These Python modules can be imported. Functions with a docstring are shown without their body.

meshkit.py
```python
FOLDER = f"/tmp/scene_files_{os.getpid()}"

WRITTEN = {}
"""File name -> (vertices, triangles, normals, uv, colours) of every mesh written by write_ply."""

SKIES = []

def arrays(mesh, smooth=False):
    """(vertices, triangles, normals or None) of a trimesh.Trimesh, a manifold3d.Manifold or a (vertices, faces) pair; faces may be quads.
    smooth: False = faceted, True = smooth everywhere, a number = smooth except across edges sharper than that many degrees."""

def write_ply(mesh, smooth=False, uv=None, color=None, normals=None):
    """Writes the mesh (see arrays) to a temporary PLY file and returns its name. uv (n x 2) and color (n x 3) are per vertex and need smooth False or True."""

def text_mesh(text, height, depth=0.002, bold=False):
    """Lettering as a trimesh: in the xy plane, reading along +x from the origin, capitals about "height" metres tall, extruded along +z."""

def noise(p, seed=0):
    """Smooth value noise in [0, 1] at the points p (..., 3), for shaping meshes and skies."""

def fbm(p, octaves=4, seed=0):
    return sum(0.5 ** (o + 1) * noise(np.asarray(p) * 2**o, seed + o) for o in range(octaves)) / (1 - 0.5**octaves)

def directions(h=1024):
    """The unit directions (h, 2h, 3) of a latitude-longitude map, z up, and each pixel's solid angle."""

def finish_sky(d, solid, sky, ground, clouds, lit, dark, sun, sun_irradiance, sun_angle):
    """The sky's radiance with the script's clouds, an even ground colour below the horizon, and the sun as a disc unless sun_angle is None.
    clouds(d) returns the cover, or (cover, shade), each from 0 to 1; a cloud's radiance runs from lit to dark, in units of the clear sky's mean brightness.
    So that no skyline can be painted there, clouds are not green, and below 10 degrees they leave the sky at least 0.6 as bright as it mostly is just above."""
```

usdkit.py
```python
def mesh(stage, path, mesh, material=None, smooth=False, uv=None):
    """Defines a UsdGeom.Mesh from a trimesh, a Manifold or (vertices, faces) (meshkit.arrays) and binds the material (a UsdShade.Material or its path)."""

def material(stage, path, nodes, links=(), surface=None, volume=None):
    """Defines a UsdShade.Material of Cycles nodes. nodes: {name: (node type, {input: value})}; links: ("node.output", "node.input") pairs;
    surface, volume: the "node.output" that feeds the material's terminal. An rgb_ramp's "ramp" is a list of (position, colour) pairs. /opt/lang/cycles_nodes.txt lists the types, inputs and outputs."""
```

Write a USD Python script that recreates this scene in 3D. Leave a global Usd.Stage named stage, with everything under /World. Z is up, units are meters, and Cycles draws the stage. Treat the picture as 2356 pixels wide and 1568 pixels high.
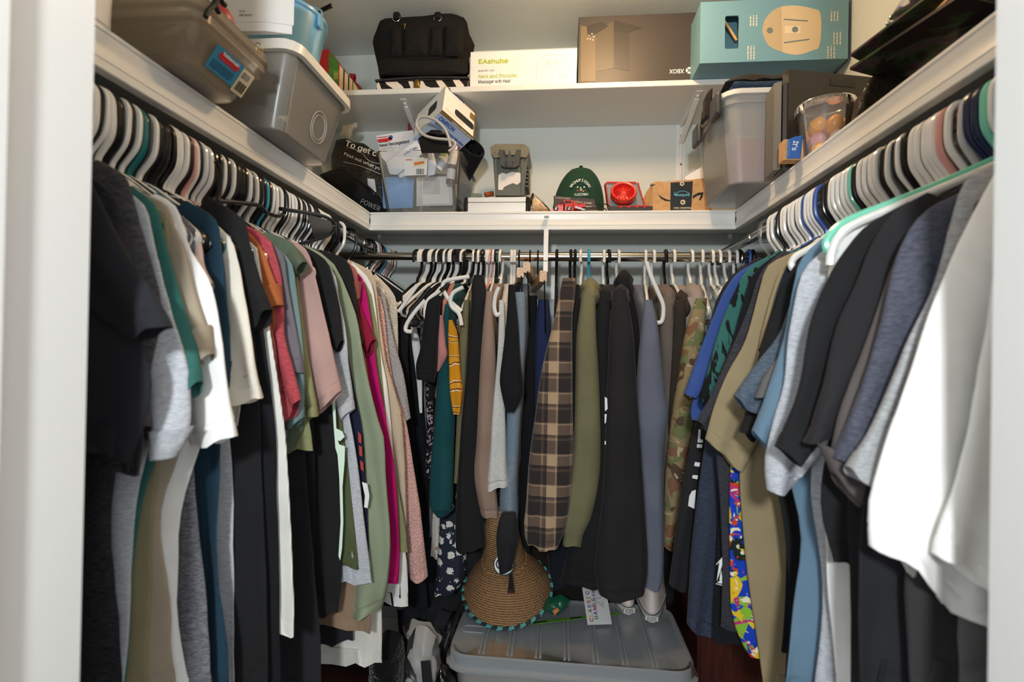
import math, random
import numpy as np, trimesh, manifold3d, usdkit, meshkit
import shapely.geometry as sg
from pxr import Usd, UsdGeom, UsdLux, UsdShade, Sdf, Gf
rng = np.random.default_rng(7)
stage = Usd.Stage.CreateInMemory()
UsdGeom.SetStageUpAxis(stage, UsdGeom.Tokens.z)
UsdGeom.SetStageMetersPerUnit(stage, 1.0)
UsdGeom.Xform.Define(stage, '/World'); UsdGeom.Scope.Define(stage, '/World/Looks')
A = np.array
# ------------------------------------------------------------------ camera
PW, PH, FPX = 2356, 1568, 1160.0
YAW, PIT, ROL = .0948, .0057, -.0186
EYE = A([0, 0, 1.22])
_cy, _sy = math.cos(YAW), math.sin(YAW)
_f, _r, _u = A([-_sy, _cy, 0]), A([_cy, _sy, 0]), A([0, 0, 1.])
CF = _f*math.cos(PIT)+_u*math.sin(PIT); _u2 = _u*math.cos(PIT)-_f*math.sin(PIT)
CR = _r*math.cos(ROL)-_u2*math.sin(ROL); CU = _u2*math.cos(ROL)+_r*math.sin(ROL)
cam = UsdGeom.Camera.Define(stage, '/World/camera')
cam.AddTransformOp().Set(Gf.Matrix4d(*CR, 0, *CU, 0, *(-CF), 0, *map(float, EYE), 1))
cam.CreateHorizontalApertureAttr(36.0); cam.CreateVerticalApertureAttr(36.0*PH/PW)
cam.CreateFocalLengthAttr(36.0*FPX/PW); cam.CreateClippingRangeAttr(Gf.Vec2f(.02, 50))
cam.CreateFStopAttr(3.4); cam.CreateFocusDistanceAttr(1.75)
cam.CreateExposureAttr(0.0)
# ------------------------------------------------------------------ light: faint room light, the photographer's flash, the closet's warm ceiling lamp
dome = UsdLux.DomeLight.Define(stage, '/World/room_light'); dome.CreateIntensityAttr(.36); dome.CreateColorAttr(Gf.Vec3f(.93, .97, 1.0))
flash = UsdLux.SphereLight.Define(stage, '/World/camera_flash'); flash.AddTranslateOp().Set(Gf.Vec3d(-.07, -.72, 1.555)); flash.AddRotateXYZOp().Set(Gf.Vec3d(86, 0, 3))
flash.CreateRadiusAttr(.06); flash.CreateIntensityAttr(560.0); flash.CreateColorAttr(Gf.Vec3f(.93, .98, 1.0))
_sh = UsdLux.ShapingAPI.Apply(flash.GetPrim()); _sh.CreateShapingConeAngleAttr(50.0); _sh.CreateShapingConeSoftnessAttr(.75)
lamp_light = UsdLux.SphereLight.Define(stage, '/World/lamp_light'); lamp_light.AddTranslateOp().Set(Gf.Vec3d(.16, 1.3, 2.31))
lamp_light.CreateRadiusAttr(.05); lamp_light.CreateIntensityAttr(126.0); lamp_light.CreateColorAttr(Gf.Vec3f(1.0, .66, .36))

# ------------------------------------------------------------------ helpers
def ray(q): return CF+CR*((q[0]-PW/2)/FPX)-CU*((q[1]-PH/2)/FPX)
def on(ax, v, *q):
    d = ray(q); return EYE+d*((v-EYE[ax])/d[ax])
def onX(x, *q): return on(0, x, *q)
def onY(y, *q): return on(1, y, *q)
def onZ(z, *q): return on(2, z, *q)
def on_plane(p0, n, q):
    d = ray(q); return EYE+d*(np.dot(A(p0)-EYE, n)/np.dot(d, n))
def unit(v): v = A(v, float); return v/np.linalg.norm(v)
def lin(*c): return tuple((x/255/12.92 if x <= 10 else ((x/255+.055)/1.055)**2.4) for x in c)
used = {}
def numbered(parent, name):
    k = (parent, name); n = used.get(k, 0); used[k] = n+1
    return f'{parent}/{name}' + (f'_{n:03d}' if n else '')
class T: pass
def put(p, label=None, cat=None, group=None, kind=None):
    for k, v in (('label', label), ('category', cat), ('group', group), ('kind', kind)):
        if v: p.SetCustomDataByKey(k, v)
def thing(name, label, cat, loc=(0, 0, 0), group=None, kind=None, rot=None):
    t = T(); t.path = numbered('/World', name); t.loc = A(loc, float); t.local = rot is not None
    x = UsdGeom.Xform.Define(stage, t.path); x.AddTranslateOp().Set(Gf.Vec3d(*map(float, loc)))
    if rot is not None: x.AddRotateXYZOp().Set(Gf.Vec3d(*map(float, rot)))
    t.prim = x.GetPrim(); put(t.prim, label, cat, group, kind); return t
def part(t, name, m, mat, smooth=40, label=None, kind=None):
    v, f, n = meshkit.arrays(m, smooth)
    if not getattr(t, 'local', False): v = v - t.loc
    p = numbered(t.path, name)
    g = UsdGeom.Mesh.Define(stage, p)
    g.CreatePointsAttr(v.astype(np.float32)); g.CreateFaceVertexCountsAttr(np.full(len(f), 3, np.int32)); g.CreateFaceVertexIndicesAttr(f.astype(np.int32).ravel())
    g.CreateSubdivisionSchemeAttr('none'); g.CreateDoubleSidedAttr(True)
    if n is not None: g.CreateNormalsAttr(n.astype(np.float32)); g.SetNormalsInterpolation('vertex')
    UsdShade.MaterialBindingAPI.Apply(g.GetPrim()).Bind(UsdShade.Material.Get(stage, mat))
    put(g.GetPrim(), label, None, None, kind)
    s = T(); s.path = p; s.loc = t.loc; s.prim = g.GetPrim(); s.local = getattr(t, 'local', False); return s
class _W: pass
WORLD = _W(); WORLD.path = '/World'; WORLD.loc = np.zeros(3)
def solo(name, m, mat, label, cat, smooth=40, group=None, kind=None):
    s = part(WORLD, name, m, mat, smooth); put(s.prim, label, cat, group, kind); return s
def struct(name, m, mat, smooth=False): s = part(WORLD, name, m, mat, smooth); put(s.prim, kind='structure'); return s
def copy(src, loc, rot, label, group=None):
    t = T(); t.path = numbered('/World', src.path.split('/')[-1].rsplit('_0', 1)[0] if src.path[-3:].isdigit() else src.path.split('/')[-1])
    x = UsdGeom.Xform.Define(stage, t.path); x.GetPrim().GetReferences().AddInternalReference(src.path)
    x.ClearXformOpOrder(); x.AddTranslateOp().Set(Gf.Vec3d(*map(float, loc))); x.AddRotateXYZOp().Set(Gf.Vec3d(*map(float, rot)))
    t.prim = x.GetPrim(); t.loc = A(loc, float); put(t.prim, label, None, group); t.prim.SetInstanceable(True); return t
cat_ = trimesh.util.concatenate
def box(x0, x1, y0, y1, z0, z1, r=0.0):
    c = A([(x0+x1)/2, (y0+y1)/2, (z0+z1)/2]); e = A([x1-x0, y1-y0, z1-z0])
    if r <= 0: m = trimesh.creation.box(e)
    else:
        r = min(r, e.min()/2.01); s = A([(sx, sy, sz) for sx in (-1, 1) for sy in (-1, 1) for sz in (-1, 1)])*(e/2-r)
        pts = np.vstack([s+d*r for d in A([(1, 0, 0), (0, 1, 0), (0, 0, 1), (-1, 0, 0), (0, -1, 0), (0, 0, -1)]).astype(float)]
                        + ([s+np.sign(s)*A(k)*r*.707 for k in ((1, 1, 0), (1, 0, 1), (0, 1, 1))] if r > .004 else []))
        m = trimesh.convex.convex_hull(pts)
    m.apply_translation(c); return m
def hull(pts): return trimesh.convex.convex_hull(A(pts, float))
def xf(m, R=None, t=None):
    m = m.copy(); M = np.eye(4)
    if R is not None: M[:3, :3] = R
    if t is not None: M[:3, 3] = t
    m.apply_transform(M); return m
def rotz(a): c, s = math.cos(a), math.sin(a); return A([[c, -s, 0], [s, c, 0], [0, 0, 1.]])
def roty(a): c, s = math.cos(a), math.sin(a); return A([[c, 0, s], [0, 1, 0], [-s, 0, c]])
def rotx(a): c, s = math.cos(a), math.sin(a); return A([[1, 0, 0], [0, c, -s], [0, s, c]])
def grid(rings, close=True, cap0=False, cap1=False):
    """rings (n, k, 3) -> a tube"""
    R = A(rings, float); n, k = R.shape[:2]; i, j = np.meshgrid(np.arange(n-1), np.arange(k if close else k-1), indexing='ij'); j2 = (j+1) % k
    a, b, c, d = i*k+j, i*k+j2, (i+1)*k+j2, (i+1)*k+j
    f = np.vstack([np.stack([a, b, c], -1).reshape(-1, 3), np.stack([a, c, d], -1).reshape(-1, 3)]); v = R.reshape(-1, 3)
    for cap, row, flip in ((cap0, 0, 1), (cap1, n-1, 0)):
        if cap:
            v = np.vstack([v, R[row].mean(0)]); q = len(v)-1; J = np.arange(k); t = np.stack([row*k+J, row*k+(J+1) % k, np.full(k, q)], -1)
            f = np.vstack([f, t[:, ::-1] if flip else t])
    return trimesh.Trimesh(v, f, process=False)
def smooth_path(P, n=4):
    """Catmull-Rom"""
    P = A(P, float); out = []
    Q = np.vstack([2*P[0]-P[1], P, 2*P[-1]-P[-2]])
    for i in range(1, len(Q)-2):
        for t in np.arange(n)/n:
            out.append(.5*((2*Q[i])+(-Q[i-1]+Q[i+1])*t+(2*Q[i-1]-5*Q[i]+4*Q[i+1]-Q[i+2])*t*t+(-Q[i-1]+3*Q[i]-3*Q[i+1]+Q[i+2])*t**3))
    return A(out+[P[-1]])
def tube(P, r, k=8, closed=False, cap=True):
    P = A(P, float); n = len(P); r = np.broadcast_to(r, n)
    t = (np.roll(P, -1, 0)-np.roll(P, 1, 0)) if closed else np.gradient(P, axis=0)
    t = t/(np.linalg.norm(t, axis=1, keepdims=True)+1e-12)
    a0 = unit(np.cross(t[0], [0, 0, 1.] if abs(t[0][2]) < .9 else [1., 0, 0])); As = []
    for i in range(n):
        a0 = unit(a0-t[i]*np.dot(a0, t[i])); As.append(a0)
    As = A(As); Bs = np.cross(t, As); ang = np.arange(k)*2*np.pi/k
    R = P[:, None]+r[:, None, None]*(np.cos(ang)[None, :, None]*As[:, None]+np.sin(ang)[None, :, None]*Bs[:, None])
    if closed: R = np.vstack([R, R[:1]])
    return grid(R, True, cap and not closed, cap and not closed)
def lathe(prof, c=(0, 0, 0), k=32):
    a = np.arange(k)*2*np.pi/k
    R = A([[(r*math.cos(t), r*math.sin(t), z) for t in a] for r, z in prof]); m = grid(R); m.apply_translation(c); return m
def cyl(p, q, r, k=16): return tube([p, (A(p)+A(q))/2, q], r, k)
def frame(o, r, u):
    r = unit(r); u = A(u, float); u = unit(u-r*np.dot(u, r)); return np.stack([r, u, np.cross(r, u)], 1), A(o, float)
def text(s, h, o, r, u, bold=False, depth=.0006, width=None):
    m = meshkit.text_mesh(s, h, depth, bold)
    if width: m.vertices[:, 0] *= width/m.vertices[:, 0].max()
    R, o = frame(o, r, u); return xf(m, R, o)
def plate(poly, o, r, u, depth=.0006):
    m = cat_([trimesh.creation.extrude_polygon(g, depth, engine='earcut') for g in getattr(poly, 'geoms', [poly])]); R, o = frame(o, r, u); return xf(m, R, o)
def rect(x0, y0, x1, y1, r=0):
    return sg.box(x0+r, y0+r, x1-r, y1-r).buffer(r) if r else sg.box(x0, y0, x1, y1)
def rrect(w, d, r, n=4):
    """rounded rectangle outline, counter-clockwise"""
    out = []
    for cx, cy, a in ((w/2-r, d/2-r, 0), (-w/2+r, d/2-r, 90), (-w/2+r, -d/2+r, 180), (w/2-r, -d/2+r, 270)):
        for i in range(n+1): t = math.radians(a+90*i/n); out.append((cx+r*math.cos(t), cy+r*math.sin(t)))
    return A(out)
def resample(P, n):
    P = A(P, float); s = np.r_[0, np.cumsum(np.linalg.norm(np.diff(P, axis=0), axis=1))]; t = np.linspace(0, s[-1], n)
    return np.stack([np.interp(t, s, P[:, k]) for k in range(3)], 1)

# ------------------------------------------------------------------ materials
_m = {}
def mat(name, nodes, links=(), surface='p.BSDF'):
    p = '/World/Looks/'+name
    if name not in _m: usdkit.material(stage, p, nodes, links, surface); _m[name] = p
    return p
def plain(name, c, rough=.5, **k):
    return mat(name, {'p': ('principled_bsdf', {'base_color': lin(*c), 'roughness': rough, **k})})
def fabric(name, c, kind='plain', c2=None):
    """cotton and knits: a fine weave, a little uneven dye; heather mixes two yarns"""
    c1 = A(lin(*c)); c2 = A(lin(*c2)) if c2 else c1*.55
    n = {'t': ('texture_coordinate', {}), 'w': ('noise_texture', {'scale': 700., 'detail': 1.}), 'b': ('bump', {'strength': .25, 'distance': .0006}),
         'l': ('noise_texture', {'scale': 9., 'detail': 3.}), 'r': ('rgb_ramp', {'ramp': [(.3, tuple(c1*.9)), (.7, tuple(np.minimum(c1*1.08, 1)))]}),
         'p': ('principled_bsdf', {'roughness': .92, 'sheen_weight': .06, 'sheen_roughness': .4, 'specular_ior_level': .15})}
    L = [('t.object', 'w.vector'), ('w.fac', 'b.height'), ('t.object', 'l.vector'), ('l.fac', 'r.fac'), ('r.color', 'p.base_color'), ('b.normal', 'p.normal')]
    if kind == 'heather':
        n['m'] = ('mapping', {'scale': (120., 120., 600.)}); n['h'] = ('noise_texture', {'scale': 1., 'detail': 3., 'roughness': .7})
        n['hr'] = ('rgb_ramp', {'ramp': [(.38, (0, 0, 0)), (.62, (1, 1, 1))]}); n['x'] = ('mix', {'color2': tuple(c2)})
        L = [l for l in L if l[1] != 'p.base_color']+[('t.object', 'm.vector'), ('m.vector', 'h.vector'), ('h.fac', 'hr.fac'), ('hr.color', 'x.fac'), ('r.color', 'x.color1'), ('x.color', 'p.base_color')]
    if kind == 'rib':
        n['v'] = ('wave_texture', {'scale': 90., 'bands_direction': 'x', 'distortion': .3}); n['b'] = ('bump', {'strength': .35, 'distance': .002})
        L = [l for l in L if l[1] != 'b.height']+[('t.object', 'v.vector'), ('v.fac', 'b.height')]
    if kind == 'knit':
        n['v'] = ('voronoi_texture', {'scale': 170.}); n['b'] = ('bump', {'strength': .8, 'distance': .004})
        L = [l for l in L if l[1] != 'b.height']+[('t.object', 'v.vector'), ('v.distance', 'b.height')]
        n['p'][1]['sheen_weight'] = .3
    return mat(name, n, L)
WALLPAINT = mat('wall_paint', {'t': ('texture_coordinate', {}), 'n': ('noise_texture', {'scale': 160., 'detail': 3.}), 'b': ('bump', {'strength': .25, 'distance': .002}),
    'p': ('principled_bsdf', {'base_color': lin(212, 218, 214), 'roughness': .6})}, [('t.object', 'n.vector'), ('n.fac', 'b.height'), ('b.normal', 'p.normal')])
TRIM = mat('trim_paint', {'t': ('texture_coordinate', {}), 'm': ('mapping', {'scale': (3, 3, 1)}), 'n': ('noise_texture', {'scale': 60., 'detail': 2.}), 'b': ('bump', {'strength': .06, 'distance': .001}),
    'p': ('principled_bsdf', {'base_color': lin(232, 232, 229), 'roughness': .32})}, [('t.object', 'm.vector'), ('m.vector', 'n.vector'), ('n.fac', 'b.height'), ('b.normal', 'p.normal')])
SHELFP = plain('shelf_paint', (222, 222, 217), .45)
FLOORM = mat('floor_wood', {'t': ('texture_coordinate', {}), 'm': ('mapping', {'scale': (2, 24, 1)}), 'n': ('noise_texture', {'scale': 5., 'detail': 4.}),
    'r': ('rgb_ramp', {'ramp': [(.3, lin(48, 20, 12)), (.7, lin(84, 38, 22))]}), 'p': ('principled_bsdf', {'roughness': .35})},
    [('t.object', 'm.vector'), ('m.vector', 'n.vector'), ('n.fac', 'r.fac'), ('r.color', 'p.base_color')])
CHROME = plain('chrome_rod', (190, 185, 178), .22, metallic=1.0)
STEEL = plain('polished_steel', (205, 205, 205), .15, metallic=1.0)
BRASS = plain('aged_brass', (170, 140, 80), .3, metallic=1.0)
BLACKP = plain('black_plastic', (22, 22, 23), .18)
WHITEP = plain('white_plastic', (232, 231, 228), .25)
def translucent(name, c, clear, rough=.25, ior=1.3, up=.5):
    return mat(name, {'a': ('transparent_bsdf', {'color': (1, 1, 1)}), 'd': ('diffuse_bsdf', {'color': lin(*c)}), 'tl': ('translucent_bsdf', {'color': lin(*c)}), 'm1': ('mix_closure', {'fac': up}),
        'g': ('glossy_bsdf', {'color': (1, 1, 1), 'roughness': rough}), 'f': ('fresnel', {'IOR': ior}), 'm2': ('mix_closure', {'fac': clear}), 'm3': ('mix_closure', {})},
        [('d.BSDF', 'm1.closure1'), ('tl.BSDF', 'm1.closure2'), ('m1.closure', 'm2.closure1'), ('a.BSDF', 'm2.closure2'), ('m2.closure', 'm3.closure1'), ('g.BSDF', 'm3.closure2'), ('f.fac', 'm3.fac')], 'm3.closure')
FROST = translucent('frosted_plastic', (224, 220, 210), .74)
FROST2 = translucent('milky_plastic', (222, 221, 218), .5)
CLEAR = translucent('clear_plastic', (225, 225, 222), .87, .1)

# ------------------------------------------------------------------ the closet's shell
XL, XR, YB, YF, ZC = -.979, .873, 2.025, .42, 2.411
TL, TR, YT, ZT = -.674, .568, 1.72, 1.675
ZU = 2.11
struct('floor', box(-1.6, 1.5, -1.2, YB+.1, -.06, 0), FLOORM)
struct('ceiling', box(XL-.1, XR+.1, .30, YB+.1, ZC, ZC+.06), WALLPAINT)
struct('wall_back', box(XL-.1, XR+.1, YB, YB+.1, 0, ZC), WALLPAINT)
struct('wall_left', box(XL-.1, XL, .30, YB, 0, ZC), WALLPAINT)
struct('wall_right', box(XR, XR+.1, .30, YB, 0, ZC), WALLPAINT)
JL, JR, JZ = -.438, .338, 2.05
struct('wall_front', cat_([box(XL, JL-.02, .30, YF, 0, ZC), box(JR+.02, XR, .30, YF, 0, ZC), box(JL-.02, JR+.02, .30, YF, JZ+.02, ZC)]), WALLPAINT)
def jamb(x, s):
    m = [box(*sorted((x, x-s*.02)), .285, YF+.012, 0, JZ, .002)]
    m.append(box(*sorted((x+s*.011, x)), .285, .352, 0, JZ, .003))      # door stop
    return m
dj = thing('door_frame', None, None, (0, .35, 0), kind='structure')
part(dj, 'jamb', cat_(jamb(JL, 1)), TRIM); part(dj, 'jamb', cat_(jamb(JR, -1)), TRIM)
part(dj, 'head', box(JL-.02, JR+.02, .285, YF+.012, JZ, JZ+.02), TRIM)
part(dj, 'casing', cat_([box(JL-.10, JL-.008, .268, .285, 0, JZ+.09, .004), box(JR+.008, JR+.10, .268, .285, 0, JZ+.09, .004), box(JL-.10, JR+.10, .268, .285, JZ+.008, JZ+.1, .004)]), TRIM)
for nm, m in (('baseboard_back', box(XL, XR, YB-.014, YB, 0, .09, .003)), ('baseboard_left', box(XL, XL+.014, YF, YB-.014, 0, .09, .003)), ('baseboard_right', box(XR-.014, XR, YF, YB-.014, 0, .09, .003))): struct(nm, m, TRIM)
# lower shelf: boards on three walls with a moulded front edge, resting on cleats
sh = thing('lower_shelf', 'white wooden shelf running round three walls of the closet above the rods', 'shelf', (0, YB, ZT))
part(sh, 'board', box(XL, XR, YT+.0183, YB, ZT-.019, ZT), SHELFP); part(sh, 'board', box(XL, TL-.0183, YF, YT+.018, ZT-.019, ZT), SHELFP); part(sh, 'board', box(TR+.0183, XR, YF, YT+.018, ZT-.019, ZT), SHELFP)
PROF = A([(0, 0), (.017, 0), (.0185, -.0015), (.0185, -.0065), (.0155, -.0085), (.0155, -.010), (.018, -.012), (.0165, -.022), (.015, -.030), (.0165, -.040), (.0185, -.047), (.0185, -.048), (.0168, -.0495), (.0185, -.051), (.0185, -.0625), (.017, -.064), (0, -.064)])
def moulding(y_or_x, a, b, axis, ma, mb):
    """profile swept from a to b with mitred ends; depth d moves the ends by ma*d, mb*d"""
    ends = []
    for e, m_ in ((a, ma), (b, mb)):
        ends.append(A([(e+m_*d, y_or_x-d, ZT+z) if axis == 'x' else ((y_or_x+d*axis, e+m_*d, ZT+z)) for d, z in PROF]))
    return grid(A(ends), True, True, True)
part(sh, 'front_moulding', moulding(YT+.0185, TL, TR, 'x', 0, 0), TRIM, 25)
for x, s in ((TL-.0185, 1), (TR+.0185, -1)): part(sh, 'front_moulding', moulding(x, YF, YT, s, 0, 0), TRIM, 25)
part(sh, 'cleat', box(XL, XR, YB-.018, YB, ZT-.019-.03, ZT-.019, .001), WALLPAINT)
us = thing('upper_shelf', 'plain white upper shelf board on two metal brackets against the back wall', 'shelf', (0, YB, ZU))
part(us, 'board', box(XL, XR, YT, YB, ZU-.019, ZU, .0015), SHELFP)
def bracket(x):
    b = thing('shelf_bracket', f'white pressed metal bracket under the {"left" if x < 0 else "right"} side of the upper shelf', 'bracket', (x, YB, ZU-.019))
    z0 = ZU-.019
    part(b, 'upright', cat_([box(x-.017, x+.017, YB-.004, YB, z0-.36, z0, .001), box(x-.006, x+.006, YB-.012, YB-.003, z0-.36, z0-.02, .002)]), TRIM)
    part(b, 'arm', cat_([box(x-.012, x+.012, YB-.27, YB, z0-.004, z0, .001), box(x-.005, x+.005, YB-.25, YB-.002, z0-.012, z0-.003, .002)]), TRIM)
    p0, p1 = A([x, YB-.014, z0-.075]), A([x, YB-.235, z0-.012])
    part(b, 'brace', cat_([xf(box(-.009, .009, -np.linalg.norm(p1-p0)/2, np.linalg.norm(p1-p0)/2, -.004, .004, .002), rotx(math.atan2(p1[2]-p0[2], p1[1]-p0[1])+math.pi), (p0+p1)/2)]), TRIM)
    for z in (z0-.05, z0-.16, z0-.3): part(b, 'screw', lathe([(0, .003), (.004, .0025), (.005, 0)], k=10).apply_transform(trimesh.transformations.rotation_matrix(math.pi/2, [1, 0, 0])).apply_translation((x, YB-.013, z)), STEEL)
bracket(onY(YB, 1566, 300)[0]); bracket(onY(YB, 985, 290)[0]-.02)
# rods
RXL, RXR, RZ, RYB, RZB = -.70, .592, 1.567, 1.72, 1.519
def rod(label, p, q, joint):
    t = thing('hanging_rod', label, 'rod', tuple((A(p)+A(q))/2))
    d = unit(A(q)-A(p)); j = A(p)+(A(q)-A(p))*joint
    part(t, 'tube', cyl(p, j+d*.12, .0135, 20), CHROME); part(t, 'tube', cyl(j, q, .0155, 20), CHROME)
    for e, s in ((p, 1), (q, -1)):
        nx = abs(d[0]) > .5
        fl = box(-.004, .004, -.026, .026, -.027, .027, .008) if nx else box(-.026, .026, -.004, .004, -.027, .027, .008)
        part(t, 'flange', fl.apply_translation(A(e)+d*s*.004), STEEL)
    return t
rod('chrome closet rod along the left wall, packed with tops', (RXL, YF, RZ), (RXL, YB, RZ), .8)
rod('chrome closet rod along the right wall, packed with shirts', (RXR, YF, RZ), (RXR, YB, RZ), .75)
rod('chrome closet rod across the back wall', (XL, RYB, RZB), (XR, RYB, RZB), .45)
sb = thing('rod_support', 'flat white metal hook strip holding up the middle of the back rod', 'bracket', (onY(YT, 1256, 590)[0], RYB, RZB))
bx = onY(YT, 1256, 590)[0]
part(sb, 'strap', cat_([box(bx-.008, bx+.008, RYB-.022, RYB-.018, RZB-.055, ZT-.064, .001), box(bx-.008, bx+.008, RYB-.022, YB-.02, ZT-.024, ZT-.0192, .001), box(bx-.008, bx+.008, RYB-.022, RYB+.018, RZB-.02, RZB-.0158, .001)]), TRIM)
part(sb, 'wall_plate', box(bx+.012, bx+.034, YB-.006, YB, 1.40, ZT-.05, .001), TRIM)
# ceiling lamp, above the frame
cl = thing('ceiling_lamp', 'round frosted ceiling lamp of the closet', 'lamp', (.16, 1.3, ZC))
part(cl, 'base', lathe([(0, 0), (.12, 0), (.12, -.028), (.11, -.03), (.11, -.012), (0, -.012)], (.16, 1.3, ZC)), TRIM)
# ------------------------------------------------------------------ printed cloth
def ramped(name, tex, stops, src='fac', scale=None, interp=False, rough=.9):
    kind, kw = tex; sc = scale or (1, 1, 1)
    return mat(name, {'t': ('texture_coordinate', {}), 'm': ('mapping', {'scale': sc}), 'n': (kind, kw), 'r': ('rgb_ramp', {'ramp': [(p, lin(*c)) for p, c in stops], 'interpolate': interp}), 'p': ('principled_bsdf', {'roughness': rough, 'specular_ior_level': .2})},
               [('t.object', 'm.vector'), ('m.vector', 'n.vector'), ('n.'+('distance' if kind == 'voronoi_texture' else src), 'r.fac'), ('r.color', 'p.base_color')])
def layers(name, base, ls, rough=.9):
    """blotches of colour one over another: (scale, threshold, colour, distortion, stretch)"""
    n = {'t': ('texture_coordinate', {}), 'p': ('principled_bsdf', {'roughness': rough, 'specular_ior_level': .2})}; L = []; prev = None
    for i, (sc, th, c, di, st) in enumerate(ls):
        n[f'm{i}'] = ('mapping', {'scale': st, 'location': (i*3.7+.3, i*1.9, i*5.1)}); n[f'n{i}'] = ('noise_texture', {'scale': sc, 'detail': 2., 'distortion': di})
        n[f'r{i}'] = ('rgb_ramp', {'ramp': [(th, (0, 0, 0)), (th+.012, (1, 1, 1))]}); n[f'x{i}'] = ('mix', {'color1': lin(*base), 'color2': lin(*c)})
        L += [('t.object', f'm{i}.vector'), (f'm{i}.vector', f'n{i}.vector'), (f'n{i}.fac', f'r{i}.fac'), (f'r{i}.color', f'x{i}.fac')]+([(prev, f'x{i}.color1')] if prev else []); prev = f'x{i}.color'
    return mat(name, n, L+[(prev, 'p.base_color')])
FLORAL = layers('print_floral', (24, 62, 176), [(13., .56, (26, 40, 34), 1.5, (1, 1, 1)), (16., .55, (132, 182, 54), 2.5, (1, 1, .7)), (18., .60, (186, 50, 116), 1.8, (1, 1, .8)), (17., .57, (226, 188, 44), 2., (1, 1, .8)), (22., .61, (204, 66, 38), 1.5, (1, 1, 1)), (44., .63, (232, 222, 190), .8, (1, 1, 1))])
PALM = layers('print_palm', (54, 104, 97), [(8., .505, (24, 26, 28), 2.2, (1.3, 1, .6)), (30., .60, (24, 26, 28), 1.5, (1.6, 1, .6))])
CAMO = layers('print_camo', (146, 130, 96), [(11., .53, (112, 118, 80), .6, (1, 1, 1.2)), (12., .56, (128, 94, 72), .6, (1, 1, 1.3)), (15., .61, (88, 70, 54), .7, (1, 1, 1.3)), (22., .65, (182, 168, 140), .5, (1, 1, 1.6))])
MUSTARD = ramped('print_mustard', ('wave_texture', {'scale': 4.2, 'bands_direction': 'z', 'distortion': 2.5, 'detail': 3., 'detail_scale': 3.}), [(0, (205, 140, 30)), (.72, (236, 222, 190)), (.8, (132, 72, 24)), (.9, (214, 150, 40))])
MULTI = ramped('print_mosaic', ('voronoi_texture', {'scale': 120.}), [(0, (30, 40, 60)), (.35, (200, 190, 180)), (.5, (180, 100, 40)), (.65, (40, 60, 90)), (.85, (220, 215, 205))])
BWFLOWER = ramped('print_black_flower', ('noise_texture', {'scale': 45., 'detail': 2., 'distortion': 2.}), [(0, (26, 26, 30)), (.55, (210, 200, 205)), (.6, (200, 140, 150)), (.64, (26, 26, 30))])
CREAMFLOWER = ramped('print_cream_flower', ('noise_texture', {'scale': 30., 'detail': 2., 'distortion': 1.5}), [(0, (222, 218, 208)), (.55, (200, 140, 96)), (.62, (120, 120, 80)), (.68, (222, 218, 208))])
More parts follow.
